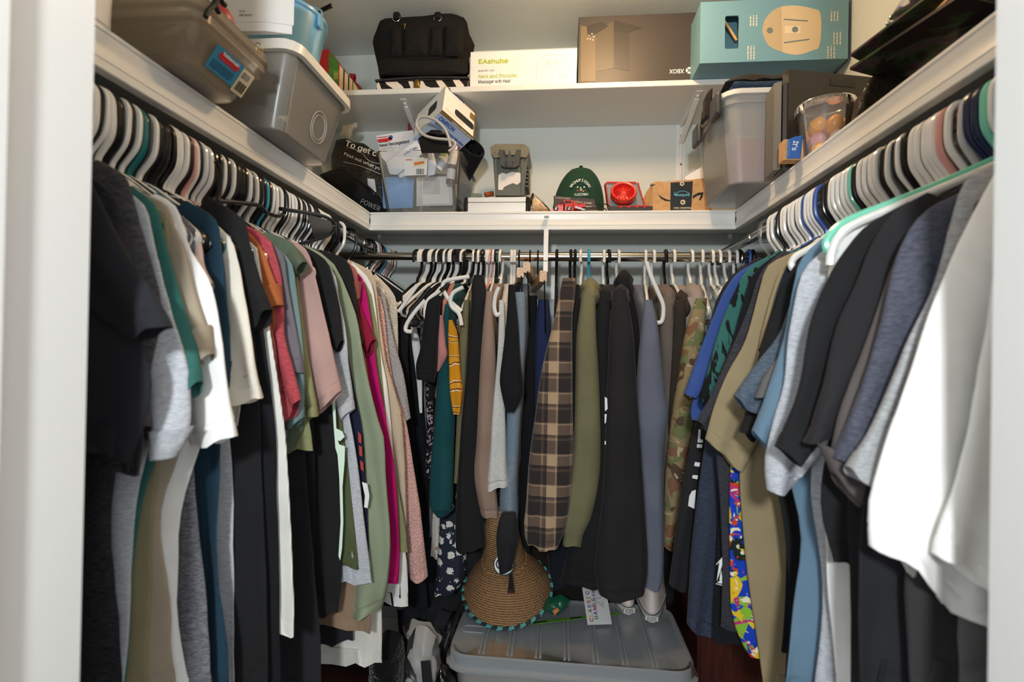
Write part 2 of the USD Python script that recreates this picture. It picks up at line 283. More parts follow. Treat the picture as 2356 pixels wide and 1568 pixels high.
DAISY = mat('print_daisy', {'t': ('texture_coordinate', {}), 'm': ('mapping', {'scale': (1, .02, 1)}), 'v': ('voronoi_texture', {'scale': 34., 'randomness': .55}), 'w': ('noise_texture', {'scale': 170., 'detail': 1.}),
    'a': ('math', {'math_type': 'multiply_add', 'value2': .55}), 's': ('math', {'math_type': 'subtract', 'value2': .27}), 'r': ('rgb_ramp', {'ramp': [(0, lin(222, 170, 60)), (.07, lin(236, 234, 226)), (.43, lin(30, 36, 54))], 'interpolate': False}), 'p': ('principled_bsdf', {'roughness': .85})},
    [('t.object', 'm.vector'), ('m.vector', 'v.vector'), ('t.object', 'w.vector'), ('w.fac', 'a.value1'), ('v.distance', 'a.value3'), ('a.value', 's.value1'), ('s.value', 'r.fac'), ('r.color', 'p.base_color')])
PLAID = mat('print_plaid', {'t': ('texture_coordinate', {}), 'x': ('wave_texture', {'scale': 3.9, 'bands_direction': 'x'}), 'z': ('wave_texture', {'scale': 3.6, 'bands_direction': 'z'}),
    'x2': ('wave_texture', {'scale': 7.8, 'bands_direction': 'x', 'phase': 1.2}), 'z2': ('wave_texture', {'scale': 7.2, 'bands_direction': 'z', 'phase': 1.}),
    'rx': ('rgb_ramp', {'ramp': [(0, (0, 0, 0)), (.72, (.5, .5, .5))], 'interpolate': False}), 'rz': ('rgb_ramp', {'ramp': [(0, (0, 0, 0)), (.70, (.5, .5, .5))], 'interpolate': False}),
    'l1': ('rgb_ramp', {'ramp': [(0, (0, 0, 0)), (.93, (.2, .2, .2))], 'interpolate': False}), 'l2': ('rgb_ramp', {'ramp': [(0, (0, 0, 0)), (.93, (.2, .2, .2))], 'interpolate': False}),
    's1': ('mix', {'mix_type': 'add', 'fac': 1.}), 's2': ('mix', {'mix_type': 'add', 'fac': 1.}), 's3': ('mix', {'mix_type': 'add', 'fac': 1.}), 'r': ('rgb_ramp', {'ramp': [(0, lin(42, 35, 33)), (.5, lin(96, 78, 66)), (1, lin(176, 150, 118))]}), 'p': ('principled_bsdf', {'roughness': .95, 'sheen_weight': .15})},
    [('t.object', k+'.vector') for k in ('x', 'z', 'x2', 'z2')]+[('x.fac', 'rx.fac'), ('z.fac', 'rz.fac'), ('x2.fac', 'l1.fac'), ('z2.fac', 'l2.fac'), ('rx.color', 's1.color1'), ('rz.color', 's1.color2'), ('l1.color', 's2.color1'), ('l2.color', 's2.color2'), ('s1.color', 's3.color1'), ('s2.color', 's3.color2'), ('s3.color', 'r.fac'), ('r.color', 'p.base_color')])
# ------------------------------------------------------------------ hangers
HOOK = [(-.023, 0, -.022), (-.0245, 0, -.008), (-.0235, 0, .006), (-.017, 0, .016), (-.006, 0, .0205), (.008, 0, .0205), (.019, 0, .016), (.0255, 0, .006), (.027, 0, -.012), (.0265, 0, -.034), (.022, 0, -.05), (.011, 0, -.066), (.003, 0, -.078), (0, 0, -.092)]
FRAMEP = [(0, 0, -.092), (.03, 0, -.104), (.08, 0, -.138), (.13, 0, -.172), (.152, 0, -.187), (.160, 0, -.196), (.160, 0, -.206), (.152, 0, -.213), (.12, 0, -.216)]
HOOKM = tube(smooth_path(HOOK, 3), .0052, 8)
_fr = smooth_path(FRAMEP, 3); _fr = np.vstack([_fr, [[0, 0, -.216]], (_fr*A([-1, 1, 1]))[::-1][:-1]])
FRAMEM = tube(_fr, .0052, 8, closed=True)
HCOL = {'W': ('white', (231, 230, 226)), 'K': ('black', (19, 19, 20)), 'T': ('teal', (20, 108, 112)), 'P': ('dusty pink', (216, 158, 150)), 'C': ('sky blue', (60, 160, 190)),
        'M': ('mint green', (120, 205, 180)), 'N': ('navy blue', (24, 34, 70)), 'B': ('royal blue', (52, 84, 160)), 'G': ('light grey', (190, 190, 190)), 'F': ('dark green', (22, 52, 46)), 'S': ('clear', (205, 205, 205))}
HPROTO = {}
def hanger(c, loc, rot, label, group=None):
    nm, rgb = HCOL[c]
    if c in HPROTO: return copy(HPROTO[c], loc, rot, label, group)
    t = thing('clothes_hanger', label, 'hanger', loc, group, rot=rot)
    m = CLEAR if c == 'S' else plain('hanger_'+nm.replace(' ', '_'), rgb, .2, coat_weight=.4)
    part(t, 'hook', HOOKM, m); part(t, 'shoulder_bar', FRAMEM, m); HPROTO[c] = t; return t
# ------------------------------------------------------------------ garments
def gauss(x, s):
    k = np.exp(-.5*(np.arange(-3, 4)/s)**2); k /= k.sum(); p = np.pad(x, 3, mode='edge'); return np.convolve(p, k, 'valid')
def sheet(L, R, N, th, amp, seed, k=26, lip=True, lam=.07, t0=0., flare=0., hemw=.006):
    """a flattened hollow tube of cloth between the edges L and R, lying across N, with folds that grow towards its end"""
    g = np.random.default_rng(seed); n = len(L); L, R = A(L), A(R); th = np.broadcast_to(th, n)
    M, U = (L+R)/2, (R-L)/2; w = np.linalg.norm(U, axis=1); a = np.arange(k)*2*np.pi/k
    c = np.sign(np.cos(a))*np.abs(np.cos(a))**.8; s = np.sign(np.sin(a))*np.abs(np.sin(a))**.85
    t = np.linspace(t0, 1, n)[:, None]; arc = c[None]*w[:, None]; wave = 0
    for i in range(3):
        wave = wave+np.sin(arc*2*np.pi/(lam*(.7+.45*i+.25*g.random()))+g.random()*6.3+(g.random()-.5)*3*t)*(.6 if i else 1)
    wave = wave*amp*t**1.3+(g.random()-.5)*amp*t*arc*6
    th = th*(1+flare*np.linspace(0, 1, n)**3)
    m = np.minimum(th[:, None]*1.0, w[:, None]*.9+.001)
    rings = M[:, None]+U[:, None]*c[None, :, None]+A(N)[None, None]*((m*s[None]+wave)[..., None])
    tn = np.gradient(M, axis=0); tn /= np.linalg.norm(tn, axis=1, keepdims=True)+1e-9; q_ = hemw*(t**5)*(np.sin(arc*2*np.pi/(.10+.05*g.random())+g.random()*6.3)+.5*np.sin(arc*2*np.pi/.045+g.random()*6.3)); rings = rings+tn[:, None]*q_[..., None]
    if lip:
        d = rings[-1]-rings[-2]; d /= np.linalg.norm(d, axis=1).mean()+1e-9; ce = rings[-1].mean(0)
        rings = np.vstack([rings, [ce+(rings[-1]-ce)*.93-d*.004], [ce+(rings[-2]-ce)*.9-d*.03]])
    fl = rings.reshape(-1, 3); d = (meshkit.fbm(fl*A([26, 26, 9])+seed*1.7, 3, seed % 97)-.5)*.013+(meshkit.fbm(fl*A([60, 60, 34])+seed, 2, seed % 89)-.5)*.004
    rings = (fl+A(N)[None]*d[:, None]*np.repeat(np.linspace(.25, 1, len(rings)), k)[:, None]).reshape(rings.shape)
    return grid(rings, True, True, True)
def hemmed(P, Q, n, hem=.022, seam=0):
    """n rows along the edges P and Q with a stitched hem: close rows that make a groove"""
    P, Q = resample(P, 200), resample(Q, 200); ln = np.linalg.norm(np.diff((P+Q)/2, axis=0), axis=1).sum()
    h = min(hem/ln, .3); t = np.r_[np.linspace(0, 1-h-.012, n), 1-h-.006, 1-h, 1-h+.006, 1-h*.5, 1]
    i = np.clip((t*199).round().astype(int), 0, 199); g = np.ones(len(t)); g[n+1] = .72
    if seam: j = np.searchsorted(t, seam); i = np.insert(i, [j]*3, np.clip(np.round((seam+A([-.02, 0, .02]))*199).astype(int), 0, 199)); g = np.insert(g, [j]*3, [1, .7, 1.05]); o = np.argsort(i, kind='stable'); i, g = i[o], g[o]
    g = g+0; return P[i], Q[i], g
used_seed = [100]
def garment(side, name, label, cat, D, m, outer=None, inner=None, body=None, k=0., collar=True, th=.0085, amp=.006, cuff=None, sleeve_m=None, far=True, tipx=None, group=None, top=None, lam=.07):
    """a top hanging square to a side rod at depth D. outer: the shoulder and sleeve edge towards the middle of the closet, inner: the inside end of the sleeve's hem, body: the side edge below"""
    rx, s = (RXL, 1) if side < 0 else (RXR, -1)
    n = unit([-k, 1, 0]); P = lambda q: on_plane((rx, D, 0), n, q); used_seed[0] += 1; sd = used_seed[0]
    t = thing(name, label, cat, (rx, D, 1.2), group); wall = XL+.014 if side < 0 else XR-.014
    clampx = lambda v: np.maximum(v, wall) if side < 0 else np.minimum(v, wall)
    ypl = lambda x: D+k*(x-rx)
    if outer is not None: O = A([P(q) for q in outer]); tip = O[1]; tx = (tip[0]-rx)*s-.012; tz = tip[2]-.008
    else: tx = tipx or .185; tz = 1.385
    e = [(.032, RZ-.104), (tx*.55, (RZ-.098)*.55+tz*.45), (tx, tz)]
    if body: e += [((p[0]-rx)*s, p[2]) for p in map(P, body)]
    else: e += [(tx+.005, tz-.25), (tx+.01, .86)]
    e = A(e); z = np.r_[np.linspace(e[0, 1], tz, 7)[:-1], np.linspace(tz, e[-1, 1], 26)]
    h = np.interp(-z, -e[:, 1], e[:, 0]); h[8:] = gauss(h, 1.2)[8:]
    hl = np.minimum(h, .24); xr, xl = rx+s*h, clampx(rx-s*hl)
    R = np.stack([xr, ypl(xr), z], 1); L = np.stack([xl, ypl(xl), z], 1)
    L, R, g = hemmed(L, R, 26); part(t, 'body', sheet(L, R, n, th*g, amp, sd, 34, lam=lam), m, 60)
    if collar:
        a = np.linspace(0, 2*np.pi, 18, endpoint=False); part(t, 'collar', tube(np.stack([rx+.048*np.cos(a), D+.008*np.sin(a), RZ-.116+.004*np.cos(2*a)], 1), .0040, 6, True), m)
    if outer is not None:
        Ao = smooth_path(O, 5) if len(O) > 3 else O; I = P(inner); B0 = A([rx+s*tx*.45, 0, tz-.02]); B0[1] = ypl(B0[0])
        mid = (B0+I)/2; mid[2] -= .02; Bi = smooth_path([B0, mid, I], 6); off = -n*.008
        dl_ = np.r_[0, np.cumsum(np.linalg.norm(np.diff(Ao, axis=0), axis=1))]; Pa, Pb, g = hemmed(Ao, Bi, 22, .02, .28); sm = sheet(Pa+off, Pb+off, n, th*.95*g, amp*.9, sd+500, 28, lam=lam, flare=.9, hemw=.005); part(t, 'sleeve', sm, sleeve_m or m, 60)
        if cuff: Pc = lambda a, b: A(a)*(1-b)+A(b)*b
        if far:
            f = lambda V: np.stack([clampx(2*rx-V[:, 0]), 2*D-V[:, 1] if False else ypl(clampx(2*rx-V[:, 0])), V[:, 2]], 1)
            part(t, 'sleeve', sheet(f(Pa)+off, f(Pb)+off, n, th*.6*g, 0, sd+900, 14), sleeve_m or m, 60)
    return t
C = fabric
LEFT = []   # (D, hook colour)
def LG(name, label, D, m, hook='K', cat='shirt', **k): LEFT.append((D, hook, label)); return garment(-1, name, label, cat, D, m, **k)
LG('tee_shirt', 'black short-sleeved tee nearest the door on the left rod', .535, C('cloth_black_a', (38, 39, 44)), 'K', outer=[(150, 370), (222, 425), (297, 574), (373, 683), (406, 741)], inner=(322, 790), body=[(335, 800), (352, 873), (325, 1020), (300, 1045)], amp=.004)
LG('tee_shirt', 'acid-washed charcoal tee behind the first black tee', .553, C('cloth_acid', (50, 50, 54), 'heather', (24, 24, 27)), 'W', outer=[(190, 385), (262, 440), (285, 500), (300, 560), (312, 600)], inner=(250, 640), body=[(320, 900), (262, 1100), (255, 1216), (260, 1314), (272, 1437), (277, 1568), (278, 1600)])
LG('tee_shirt', 'charcoal heather tee left of the light grey marl tee', .576, C('cloth_charcoal', (86, 83, 85), 'heather', (52, 50, 53)), 'W', outer=[(240, 373), (300, 410), (319, 466), (338, 530), (363, 619), (380, 720), (362, 880), (362, 975)], inner=(300, 1020), body=[(330, 900), (345, 1050), (318, 1085)])
LG('tee_shirt', 'pale grey marl tee with crumpled sleeve on the left rod', .606, C('cloth_marl', (196, 200, 206), 'heather', (166, 168, 173)), 'W', outer=[(300, 440), (345, 478), (360, 545), (386, 667), (418, 780), (438, 873), (440, 975), (421, 1035)], inner=(378, 1050), body=[(370, 900), (330, 1080), (313, 1094), (308, 1192), (299, 1314), (301, 1412), (294, 1510), (286, 1590)], amp=.008)
LG('tee_shirt', 'jade teal tee beside the tan tee on the left rod', .624, C('cloth_teal', (56, 106, 100)), 'T', outer=[(318, 432), (368, 475), (387, 540), (398, 593), (430, 714), (456, 800), (472, 878)], inner=(438, 912), body=[(430, 900), (345, 1090), (323, 1167), (313, 1241), (306, 1339), (302, 1437), (294, 1590)])
LG('tank_top', 'olive khaki dress hanging long behind the teal tee', .637, C('cloth_khaki', (146, 136, 104)), 'K', body=[(395, 700), (357, 1113), (352, 1182), (340, 1226), (345, 1290), (340, 1412), (333, 1486), (338, 1600)], cat='dress', tipx=.17)
LG('tee_shirt', 'tan tee with a turned-up sleeve cuff on the left rod', .652, C('cloth_tan', (163, 150, 130)), 'K', outer=[(335, 445), (394, 475), (412, 520), (440, 587), (456, 667), (488, 759), (505, 800), (508, 822)], inner=(470, 838), body=[(455, 900), (395, 1090), (362, 1143), (360, 1221), (367, 1290), (380, 1339), (382, 1412), (384, 1486), (387, 1600)])
LG('tee_shirt', 'bright white long tee with a flared sleeve on the left rod', .672, C('cloth_white', (238, 237, 233)), 'W', outer=[(370, 450), (415, 480), (448, 573), (480, 624), (502, 669), (525, 780), (540, 900), (556, 996)], inner=(445, 1025), body=[(500, 950), (452, 1050), (431, 1080), (421, 1118), (404, 1172), (406, 1265), (402, 1388), (404, 1461), (421, 1600)], amp=.008)
LG('tank_top', 'charcoal marl dress hanging below the white tee', .692, C('cloth_marl_dark', (124, 124, 129), 'heather', (78, 78, 84)), 'K', body=[(440, 900), (448, 1074), (450, 1192), (458, 1241), (470, 1388), (477, 1510), (482, 1600)], cat='dress', tipx=.165)
LG('blouse', 'pale blush blouse squeezed between the white and navy tops', .71, C('cloth_blush', (214, 190, 180)), 'W', outer=[(430, 500), (462, 535), (480, 600), (494, 650)], inner=(460, 680), body=[(470, 800), (440, 1000)])
LG('sweater', 'dark petrol blue sweater beside the cream tee', .738, C('cloth_petrol', (34, 58, 74), 'rib'), 'N', outer=[(440, 465), (503, 505), (516, 555), (523, 619), (526, 714), (527, 800), (525, 900)], inner=(490, 920), body=[(510, 950), (515, 1050), (504, 1216), (504, 1314), (517, 1388), (529, 1451), (530, 1600)], amp=.008)
LG('tee_shirt', 'cream short-sleeved tee between the petrol sweater and a black tee', .772, C('cloth_cream', (224, 218, 204)), 'W', outer=[(480, 495), (537, 550), (555, 603), (571, 683), (590, 800), (602, 880), (608, 922)], inner=(538, 920), body=[(560, 940), (540, 985)])
LG('tank_top', 'light grey marl dress showing low beside a black dress', .788, C('cloth_marl', (196, 200, 206)), 'W', body=[(520, 900), (529, 1084), (534, 1192), (535, 1339), (531, 1437), (543, 1600)], cat='dress', tipx=.16)
LG('tee_shirt', 'long black tee with a wide sleeve beside the raspberry tee', .806, C('cloth_black_b', (34, 34, 35)), 'K', outer=[(490, 455), (564, 505), (578, 550), (604, 637), (626, 690), (638, 719)], inner=(584, 760), body=[(590, 800), (600, 930), (603, 1118), (612, 1250), (618, 1400), (620, 1600)], amp=.004)
LG('tank_top', 'black dress reaching below the brick red tee', .822, C('cloth_black_c', (27, 28, 31)), 'K', body=[(625, 900), (632, 1010), (635, 1192), (638, 1388), (641, 1600)], cat='dress', tipx=.17)
LG('dress', 'white rib-knit dress hanging long on the left rod', .84, C('cloth_white_rib', (226, 225, 216), 'rib'), 'W', body=[(640, 880), (655, 991), (666, 1094), (674, 1241), (679, 1402), (678, 1452)], cat='dress', tipx=.165)
LG('tee_shirt', 'brick red heather tee under the orange tee', .855, C('cloth_brick', (142, 74, 72), 'heather', (112, 54, 54)), 'K', outer=[(520, 505), (575, 530), (590, 600), (615, 700), (636, 800), (640, 900), (632, 960)], inner=(600, 1008), body=[(600, 930), (602, 960)])
LG('tee_shirt', 'burnt orange tee with a small white tag on its sleeve', .872, C('cloth_orange', (172, 100, 58)), 'W', outer=[(540, 515), (592, 548), (622, 599), (640, 650), (652, 685), (657, 706)], inner=(634, 724), body=[(640, 730), (628, 771), (621, 812), (600, 840)])
LG('tee_shirt', 'raspberry red heather tee with a flared hem', .892, C('cloth_raspberry', (184, 84, 90), 'heather', (154, 60, 70)), 'P', outer=[(545, 505), (620, 548), (638, 582), (652, 635), (660, 717), (665, 775), (684, 845), (705, 918)], inner=(606, 1012), body=[(640, 900), (612, 985)], amp=.008)
LG('tee_shirt', 'lilac grey tee with a narrow sleeve', .915, C('cloth_lilac', (112, 106, 113)), 'W', outer=[(600, 535), (655, 585), (668, 650), (680, 720), (692, 800), (697, 852)], inner=(655, 850), body=[(660, 900), (650, 960)])
LG('tee_shirt', 'dusty teal tee showing as a thin strip', .936, C('cloth_dusty', (112, 134, 136)), 'W', outer=[(610, 545), (672, 600), (686, 660), (697, 740), (706, 830), (704, 960)], inner=(662, 985), body=[(670, 900), (665, 1010)])
LG('tee_shirt', 'sage cap-sleeved top with dark ribbing', .956, C('cloth_darksage', (90, 102, 84)), 'W', outer=[(620, 535), (672, 556), (692, 580), (704, 602)], inner=(681, 632), body=[(690, 800), (698, 1000), (668, 1035)])
LG('tee_shirt', 'olive green tee left of the mauve tee', .978, C('cloth_olive', (138, 140, 100)), 'K', outer=[(625, 545), (680, 580), (695, 690), (710, 800), (728, 900), (739, 955)], inner=(702, 975), body=[(715, 1000), (718, 1040)])
LG('tee_shirt', 'wide-sleeved mauve pink tee', 1.012, C('cloth_mauve', (180, 147, 140)), 'P', outer=[(645, 545), (708, 574), (735, 659), (757, 764), (776, 850), (789, 905)], inner=(734, 946), body=[(700, 980), (700, 1045), (701, 1246)])
LG('tank_top', 'black strappy dress beside the neon-print tee', 1.04, C('cloth_black_c', (27, 28, 31)), 'K', body=[(700, 800), (722, 1000), (724, 1200), (716, 1400), (700, 1445)], cat='dress', tipx=.17)
neon = LG('tee_shirt', 'black tee with a glowing white print down its side', 1.08, C('cloth_black_b', (34, 34, 35)), 'K', outer=[(690, 560), (752, 598), (770, 640), (784, 700), (793, 770), (796, 788)], inner=(778, 808), body=[(768, 880), (776, 1000), (780, 1120), (788, 1300), (785, 1385), (770, 1415)])
LG('tee_shirt', 'light grey marl tee beside the sage hoodie', 1.105, C('cloth_marl', (196, 200, 206)), 'W', outer=[(720, 575), (770, 625), (784, 690), (800, 760), (808, 850), (816, 940)], inner=(790, 960), body=[(806, 960), (818, 1010), (833, 1143), (857, 1344)], amp=.006)
LG('tank_top', 'moss green top hanging inside the grey marl tee', 1.095, C('cloth_moss', (84, 92, 62)), 'K', body=[(780, 900), (797, 1045), (815, 1180), (829, 1302)], tipx=.17, cat='top')
graphic = LG('tee_shirt', 'navy graphic tee with red and white lettering', 1.135, C('cloth_navy_t', (32, 36, 58)), 'K', body=[(815, 900), (836, 985), (846, 1150), (852, 1290)], tipx=.17)
LG('hoodie', 'sage green hoodie with full long sleeve', 1.166, C('cloth_sage', (142, 152, 126)), 'W', outer=[(710, 565), (770, 605), (808, 685), (827, 742), (846, 850), (876, 971), (888, 1012), (892, 1100), (902, 1240), (892, 1340), (876, 1400)], inner=(808, 1412), body=[(800, 900), (800, 1300), (806, 1400)], amp=.012, th=.014, cat='hoodie')
LG('tee_shirt', 'black tee beside the terracotta tee', 1.205, C('cloth_black_b', (34, 34, 35)), 'K', outer=[(740, 575), (800, 600), (818, 660), (830, 745), (838, 790)], inner=(822, 800), body=[(836, 850), (880, 1250), (870, 1330)])
LG('tee_shirt', 'terracotta rose tee seen as a thin strip', 1.232, C('cloth_terracotta', (160, 94, 84)), 'K', outer=[(760, 580), (818, 615), (829, 645), (831, 690)], inner=(822, 700), body=[(840, 800), (880, 1200)])
LG('tee_shirt', 'burgundy tee with a loose cuffed sleeve', 1.252, C('cloth_burgundy', (132, 30, 52)), 'W', outer=[(775, 590), (822, 632), (832, 700), (850, 745), (866, 783)], inner=(846, 814), body=[(850, 850), (885, 1200)])
LG('cardigan', 'hot pink cardigan hanging in a narrow strip', 1.28, C('cloth_pink', (186, 24, 106)), 'W', outer=[(790, 595), (836, 640), (848, 690), (858, 750), (870, 850), (890, 960), (913, 1094), (921, 1270), (918, 1333)], inner=(893, 1337), body=[(868, 900), (905, 1200), (912, 1290)], cat='cardigan')
LG('tank_top', 'olive top beside the hot pink cardigan', 1.31, C('cloth_olive', (138, 140, 100)), 'K', body=[(852, 660), (866, 740), (890, 980), (930, 1180), (940, 1262)], tipx=.17, cat='top')
LG('tee_shirt', 'slim white top beside the hot pink cardigan', 1.33, C('cloth_white', (238, 237, 233)), 'W', outer=[(815, 605), (853, 645), (866, 700), (876, 800), (894, 898), (911, 1075)], inner=(900, 1090), body=[(890, 1000), (918, 1180), (938, 1300), (936, 1392)])
LG('sweater', 'beige ribbed sweater with a fuzzy shoulder line', 1.362, C('cloth_beige', (200, 182, 158), 'rib'), 'K', outer=[(805, 598), (860, 626), (868, 660), (876, 732), (890, 828), (910, 900), (925, 950), (936, 1080), (940, 1207)], inner=(915, 1232), body=[(900, 1000), (925, 1150), (930, 1200)], cat='sweater')
LG('sweater', 'fluffy pale pink sweater with a long knitted sleeve', 1.42, C('cloth_fluff_pink', (214, 168, 160), 'knit'), 'P', outer=[(838, 640), (880, 690), (893, 790), (912, 900), (935, 960), (952, 1060), (968, 1170), (984, 1322)], inner=(946, 1331), body=[(905, 1000), (935, 1200), (945, 1300)], cat='sweater', th=.014)
LG('sweater', 'soft grey fuzzy sweater beside the fluffy pink one', 1.46, C('cloth_fluff_grey', (168, 164, 166), 'knit'), 'W', outer=[(848, 640), (884, 672), (897, 730), (910, 790), (930, 860), (946, 960)], inner=(925, 975), body=[(930, 1000), (955, 1200)], cat='sweater', th=.012)
LG('sweater', 'cream boucle sweater at the far end of the left rod', 1.53, C('cloth_boucle', (214, 204, 186), 'knit'), 'K', outer=[(866, 630), (902, 668), (915, 700), (918, 770), (915, 860)], inner=(900, 870), body=[(910, 900), (918, 1050)], cat='sweater', th=.012)
LG('dress', 'black dress in the far left corner of the closet', 1.6, C('cloth_black_c', (27, 28, 31)), 'K', body=[(930, 740), (945, 900), (965, 1150), (985, 1395)], cat='dress')
RIGHT = []
def RG(name, label, D, m, hook='W', cat='shirt', **k): RIGHT.append((D, hook, label)); return garment(1, name, label, cat, D, m, **k)
RG('tee_shirt', 'white tee with deep sleeve hem nearest the door on the right rod', .525, C('cloth_white', (238, 237, 233)), 'W', outer=[(2340, 345), (2318, 400), (2270, 620), (2204, 1010), (2136, 1204), (2124, 1262)], inner=(2330, 1392), body=[(2290, 900), (2300, 1330)], amp=.007, lam=.10, far=True)
RG('tee_shirt', 'large white tee with a wide sleeve, second on the right rod', .553, C('cloth_white2', (240, 239, 235)), 'W', outer=[(2320, 330), (2285, 385), (2221, 502), (2141, 678), (2095, 800), (2026, 1011), (1990, 1150), (1989, 1240)], inner=(2270, 1455), body=[(2250, 900), (2262, 1380)], amp=.008, lam=.12)
RG('tee_shirt', 'light grey marl tee beside the big white tees on the right', .582, C('cloth_marl_r', (172, 174, 175), 'heather', (140, 142, 145)), 'K', outer=[(2270, 385), (2205, 425), (2167, 537), (2125, 678), (2068, 800), (2000, 974), (1952, 1063)], inner=(2002, 1120), body=[(2090, 1000), (2100, 1180)])
RG('tee_shirt', 'slate heather tee right of the black tees', .612, C('cloth_slate', (88, 90, 102), 'heather', (64, 66, 78)), 'K', outer=[(2210, 440), (2110, 495), (2058, 580), (2030, 690), (2000, 802), (1959, 922), (1918, 1052)], inner=(1952, 1064), body=[(2010, 1050), (2020, 1200)])
RG('tee_shirt', 'taupe brown tee behind the slate heather tee', .634, C('cloth_taupe', (88, 82, 80)), 'W', outer=[(2180, 455), (2095, 515), (2045, 610), (1995, 760), (1930, 930), (1897, 1063), (1906, 1092)], inner=(1960, 1160), body=[(1975, 1180), (1990, 1250)])
RG('tee_shirt', 'faded black tee between the slate and jet black tees', .66, C('cloth_black_r', (42, 40, 42)), 'P', outer=[(2120, 448), (2050, 490), (2000, 560), (1965, 650), (1922, 750), (1891, 854), (1854, 974), (1840, 1006)], inner=(1907, 1018), body=[(1945, 1150), (1960, 1300), (1962, 1600)])
RG('tee_shirt', 'jet black tee left of the faded black tee', .69, C('cloth_black_b', (34, 34, 35)), 'W', outer=[(2080, 468), (1990, 518), (1938, 575), (1899, 640), (1854, 750), (1823, 906), (1785, 1016)], inner=(1830, 1064), body=[(1890, 1100), (1885, 1190), (1925, 1300)])
RG('tee_shirt', 'dark navy tee hanging low behind the jet black tee', .71, C('cloth_navy_r', (34, 38, 48)), 'K', body=[(1930, 900), (1880, 1190), (1926, 1215), (1918, 1300)], tipx=.16)
RG('tee_shirt', 'white tee on a mint green hanger', .735, C('cloth_white', (238, 237, 233)), 'M', outer=[(2000, 490), (1938, 530), (1916, 567), (1905, 640)], inner=(1935, 700), body=[(1925, 1000), (1905, 1150), (1890, 1190), (1892, 1250), (1910, 1400), (1930, 1600)])
RG('tee_shirt', 'pale grey marl tee with a twisted sleeve on the right rod', .77, C('cloth_marl', (196, 200, 206)), 'W', outer=[(1945, 535), (1886, 580), (1842, 625), (1822, 697), (1805, 790), (1797, 880), (1775, 960), (1756, 1045), (1756, 1115)], inner=(1822, 1132), body=[(1860, 1150), (1885, 1250), (1890, 1400), (1870, 1600)], amp=.008)
RG('tee_shirt', 'steel blue tee behind the pale grey marl tee', .8, C('cloth_steel', (100, 126, 146)), 'W', outer=[(1935, 515), (1868, 565), (1834, 605), (1822, 655), (1800, 780), (1752, 915), (1720, 992)], inner=(1758, 1038), body=[(1800, 1100), (1850, 1180), (1850, 1250), (1830, 1400), (1802, 1600)])
RG('tee_shirt', 'mid grey tee with a rolled sleeve hem', .83, C('cloth_midgrey', (100, 98, 98)), 'W', outer=[(1930, 545), (1868, 585), (1830, 650), (1800, 790), (1756, 860), (1739, 905)], inner=(1796, 916), body=[(1800, 1000), (1840, 1100), (1845, 1250)])
RG('tee_shirt', 'denim blue heather tee with a pointed sleeve', .862, C('cloth_denimtee', (92, 104, 118), 'heather', (66, 78, 92)), 'B', outer=[(1900, 555), (1850, 600), (1815, 700), (1788, 771), (1737, 835), (1686, 906)], inner=(1740, 955), body=[(1780, 1000), (1800, 1100)])
RG('tee_shirt', 'black tee with a shoulder seam beside the khaki tees', .9, C('cloth_black_b', (34, 34, 35)), 'K', outer=[(1885, 560), (1832, 602), (1800, 650), (1769, 736), (1740, 828), (1715, 930), (1696, 982)], inner=(1730, 1018), body=[(1770, 1050), (1800, 1200), (1822, 1400), (1800, 1600)])
RG('tee_shirt', 'navy tee squeezed between the black and khaki tees', .935, C('cloth_navy_r', (34, 38, 48)), 'W', outer=[(1860, 570), (1812, 605), (1790, 650), (1770, 720), (1745, 800)], inner=(1780, 830), body=[(1790, 1050), (1810, 1250), (1800, 1450), (1790, 1500)])
RG('tee_shirt', 'light khaki tee, right one of the khaki pair', .965, C('cloth_khaki_r', (150, 135, 104)), 'W', outer=[(1850, 580), (1800, 610), (1778, 660), (1757, 735), (1735, 830)], inner=(1765, 850), body=[(1760, 1000), (1800, 1120), (1815, 1250), (1828, 1420), (1830, 1600)])
RG('tee_shirt', 'long khaki tee with broad sleeve, left one of the khaki pair', .995, C('cloth_khaki_r', (150, 135, 104)), 'W', outer=[(1825, 580), (1765, 610), (1745, 660), (1715, 774), (1670, 860), (1641, 930), (1618, 1015)], inner=(1703, 1075), body=[(1700, 1050), (1700, 1120), (1718, 1300), (1740, 1450), (1760, 1600)], amp=.005)
RG('tee_shirt', 'dark charcoal heather tee left of the khaki pair', 1.04, C('cloth_charc_r', (66, 66, 72), 'heather', (46, 46, 51)), 'B', outer=[(1800, 575), (1745, 630), (1715, 717), (1673, 819), (1629, 915), (1595, 972)], inner=(1625, 990), body=[(1640, 1000), (1655, 1150), (1660, 1300), (1655, 1440)])
floral = RG('shirt', 'bright blue floral shirt in red, green and yellow', 1.02, FLORAL, 'W', body=[(1690, 900), (1680, 1075), (1675, 1180), (1680, 1300), (1676, 1420), (1690, 1470), (1745, 1516)], tipx=.18, amp=.005)
volcom = RG('tee_shirt', 'black tee with a white faceted diamond print', 1.07, C('cloth_black_c', (27, 28, 31)), 'W', outer=[(1790, 580), (1730, 630), (1705, 700), (1680, 790), (1655, 850)], inner=(1690, 870), body=[(1660, 1000), (1655, 1200), (1648, 1350), (1640, 1470)], amp=.003)
palm = RG('shirt', 'teal shirt printed with black palm leaves', 1.12, PALM, 'W', outer=[(1790, 575), (1722, 616), (1695, 655), (1673, 704), (1654, 755), (1622, 860), (1606, 917)], inner=(1616, 930), body=[(1640, 900), (1625, 1000)], amp=.003)
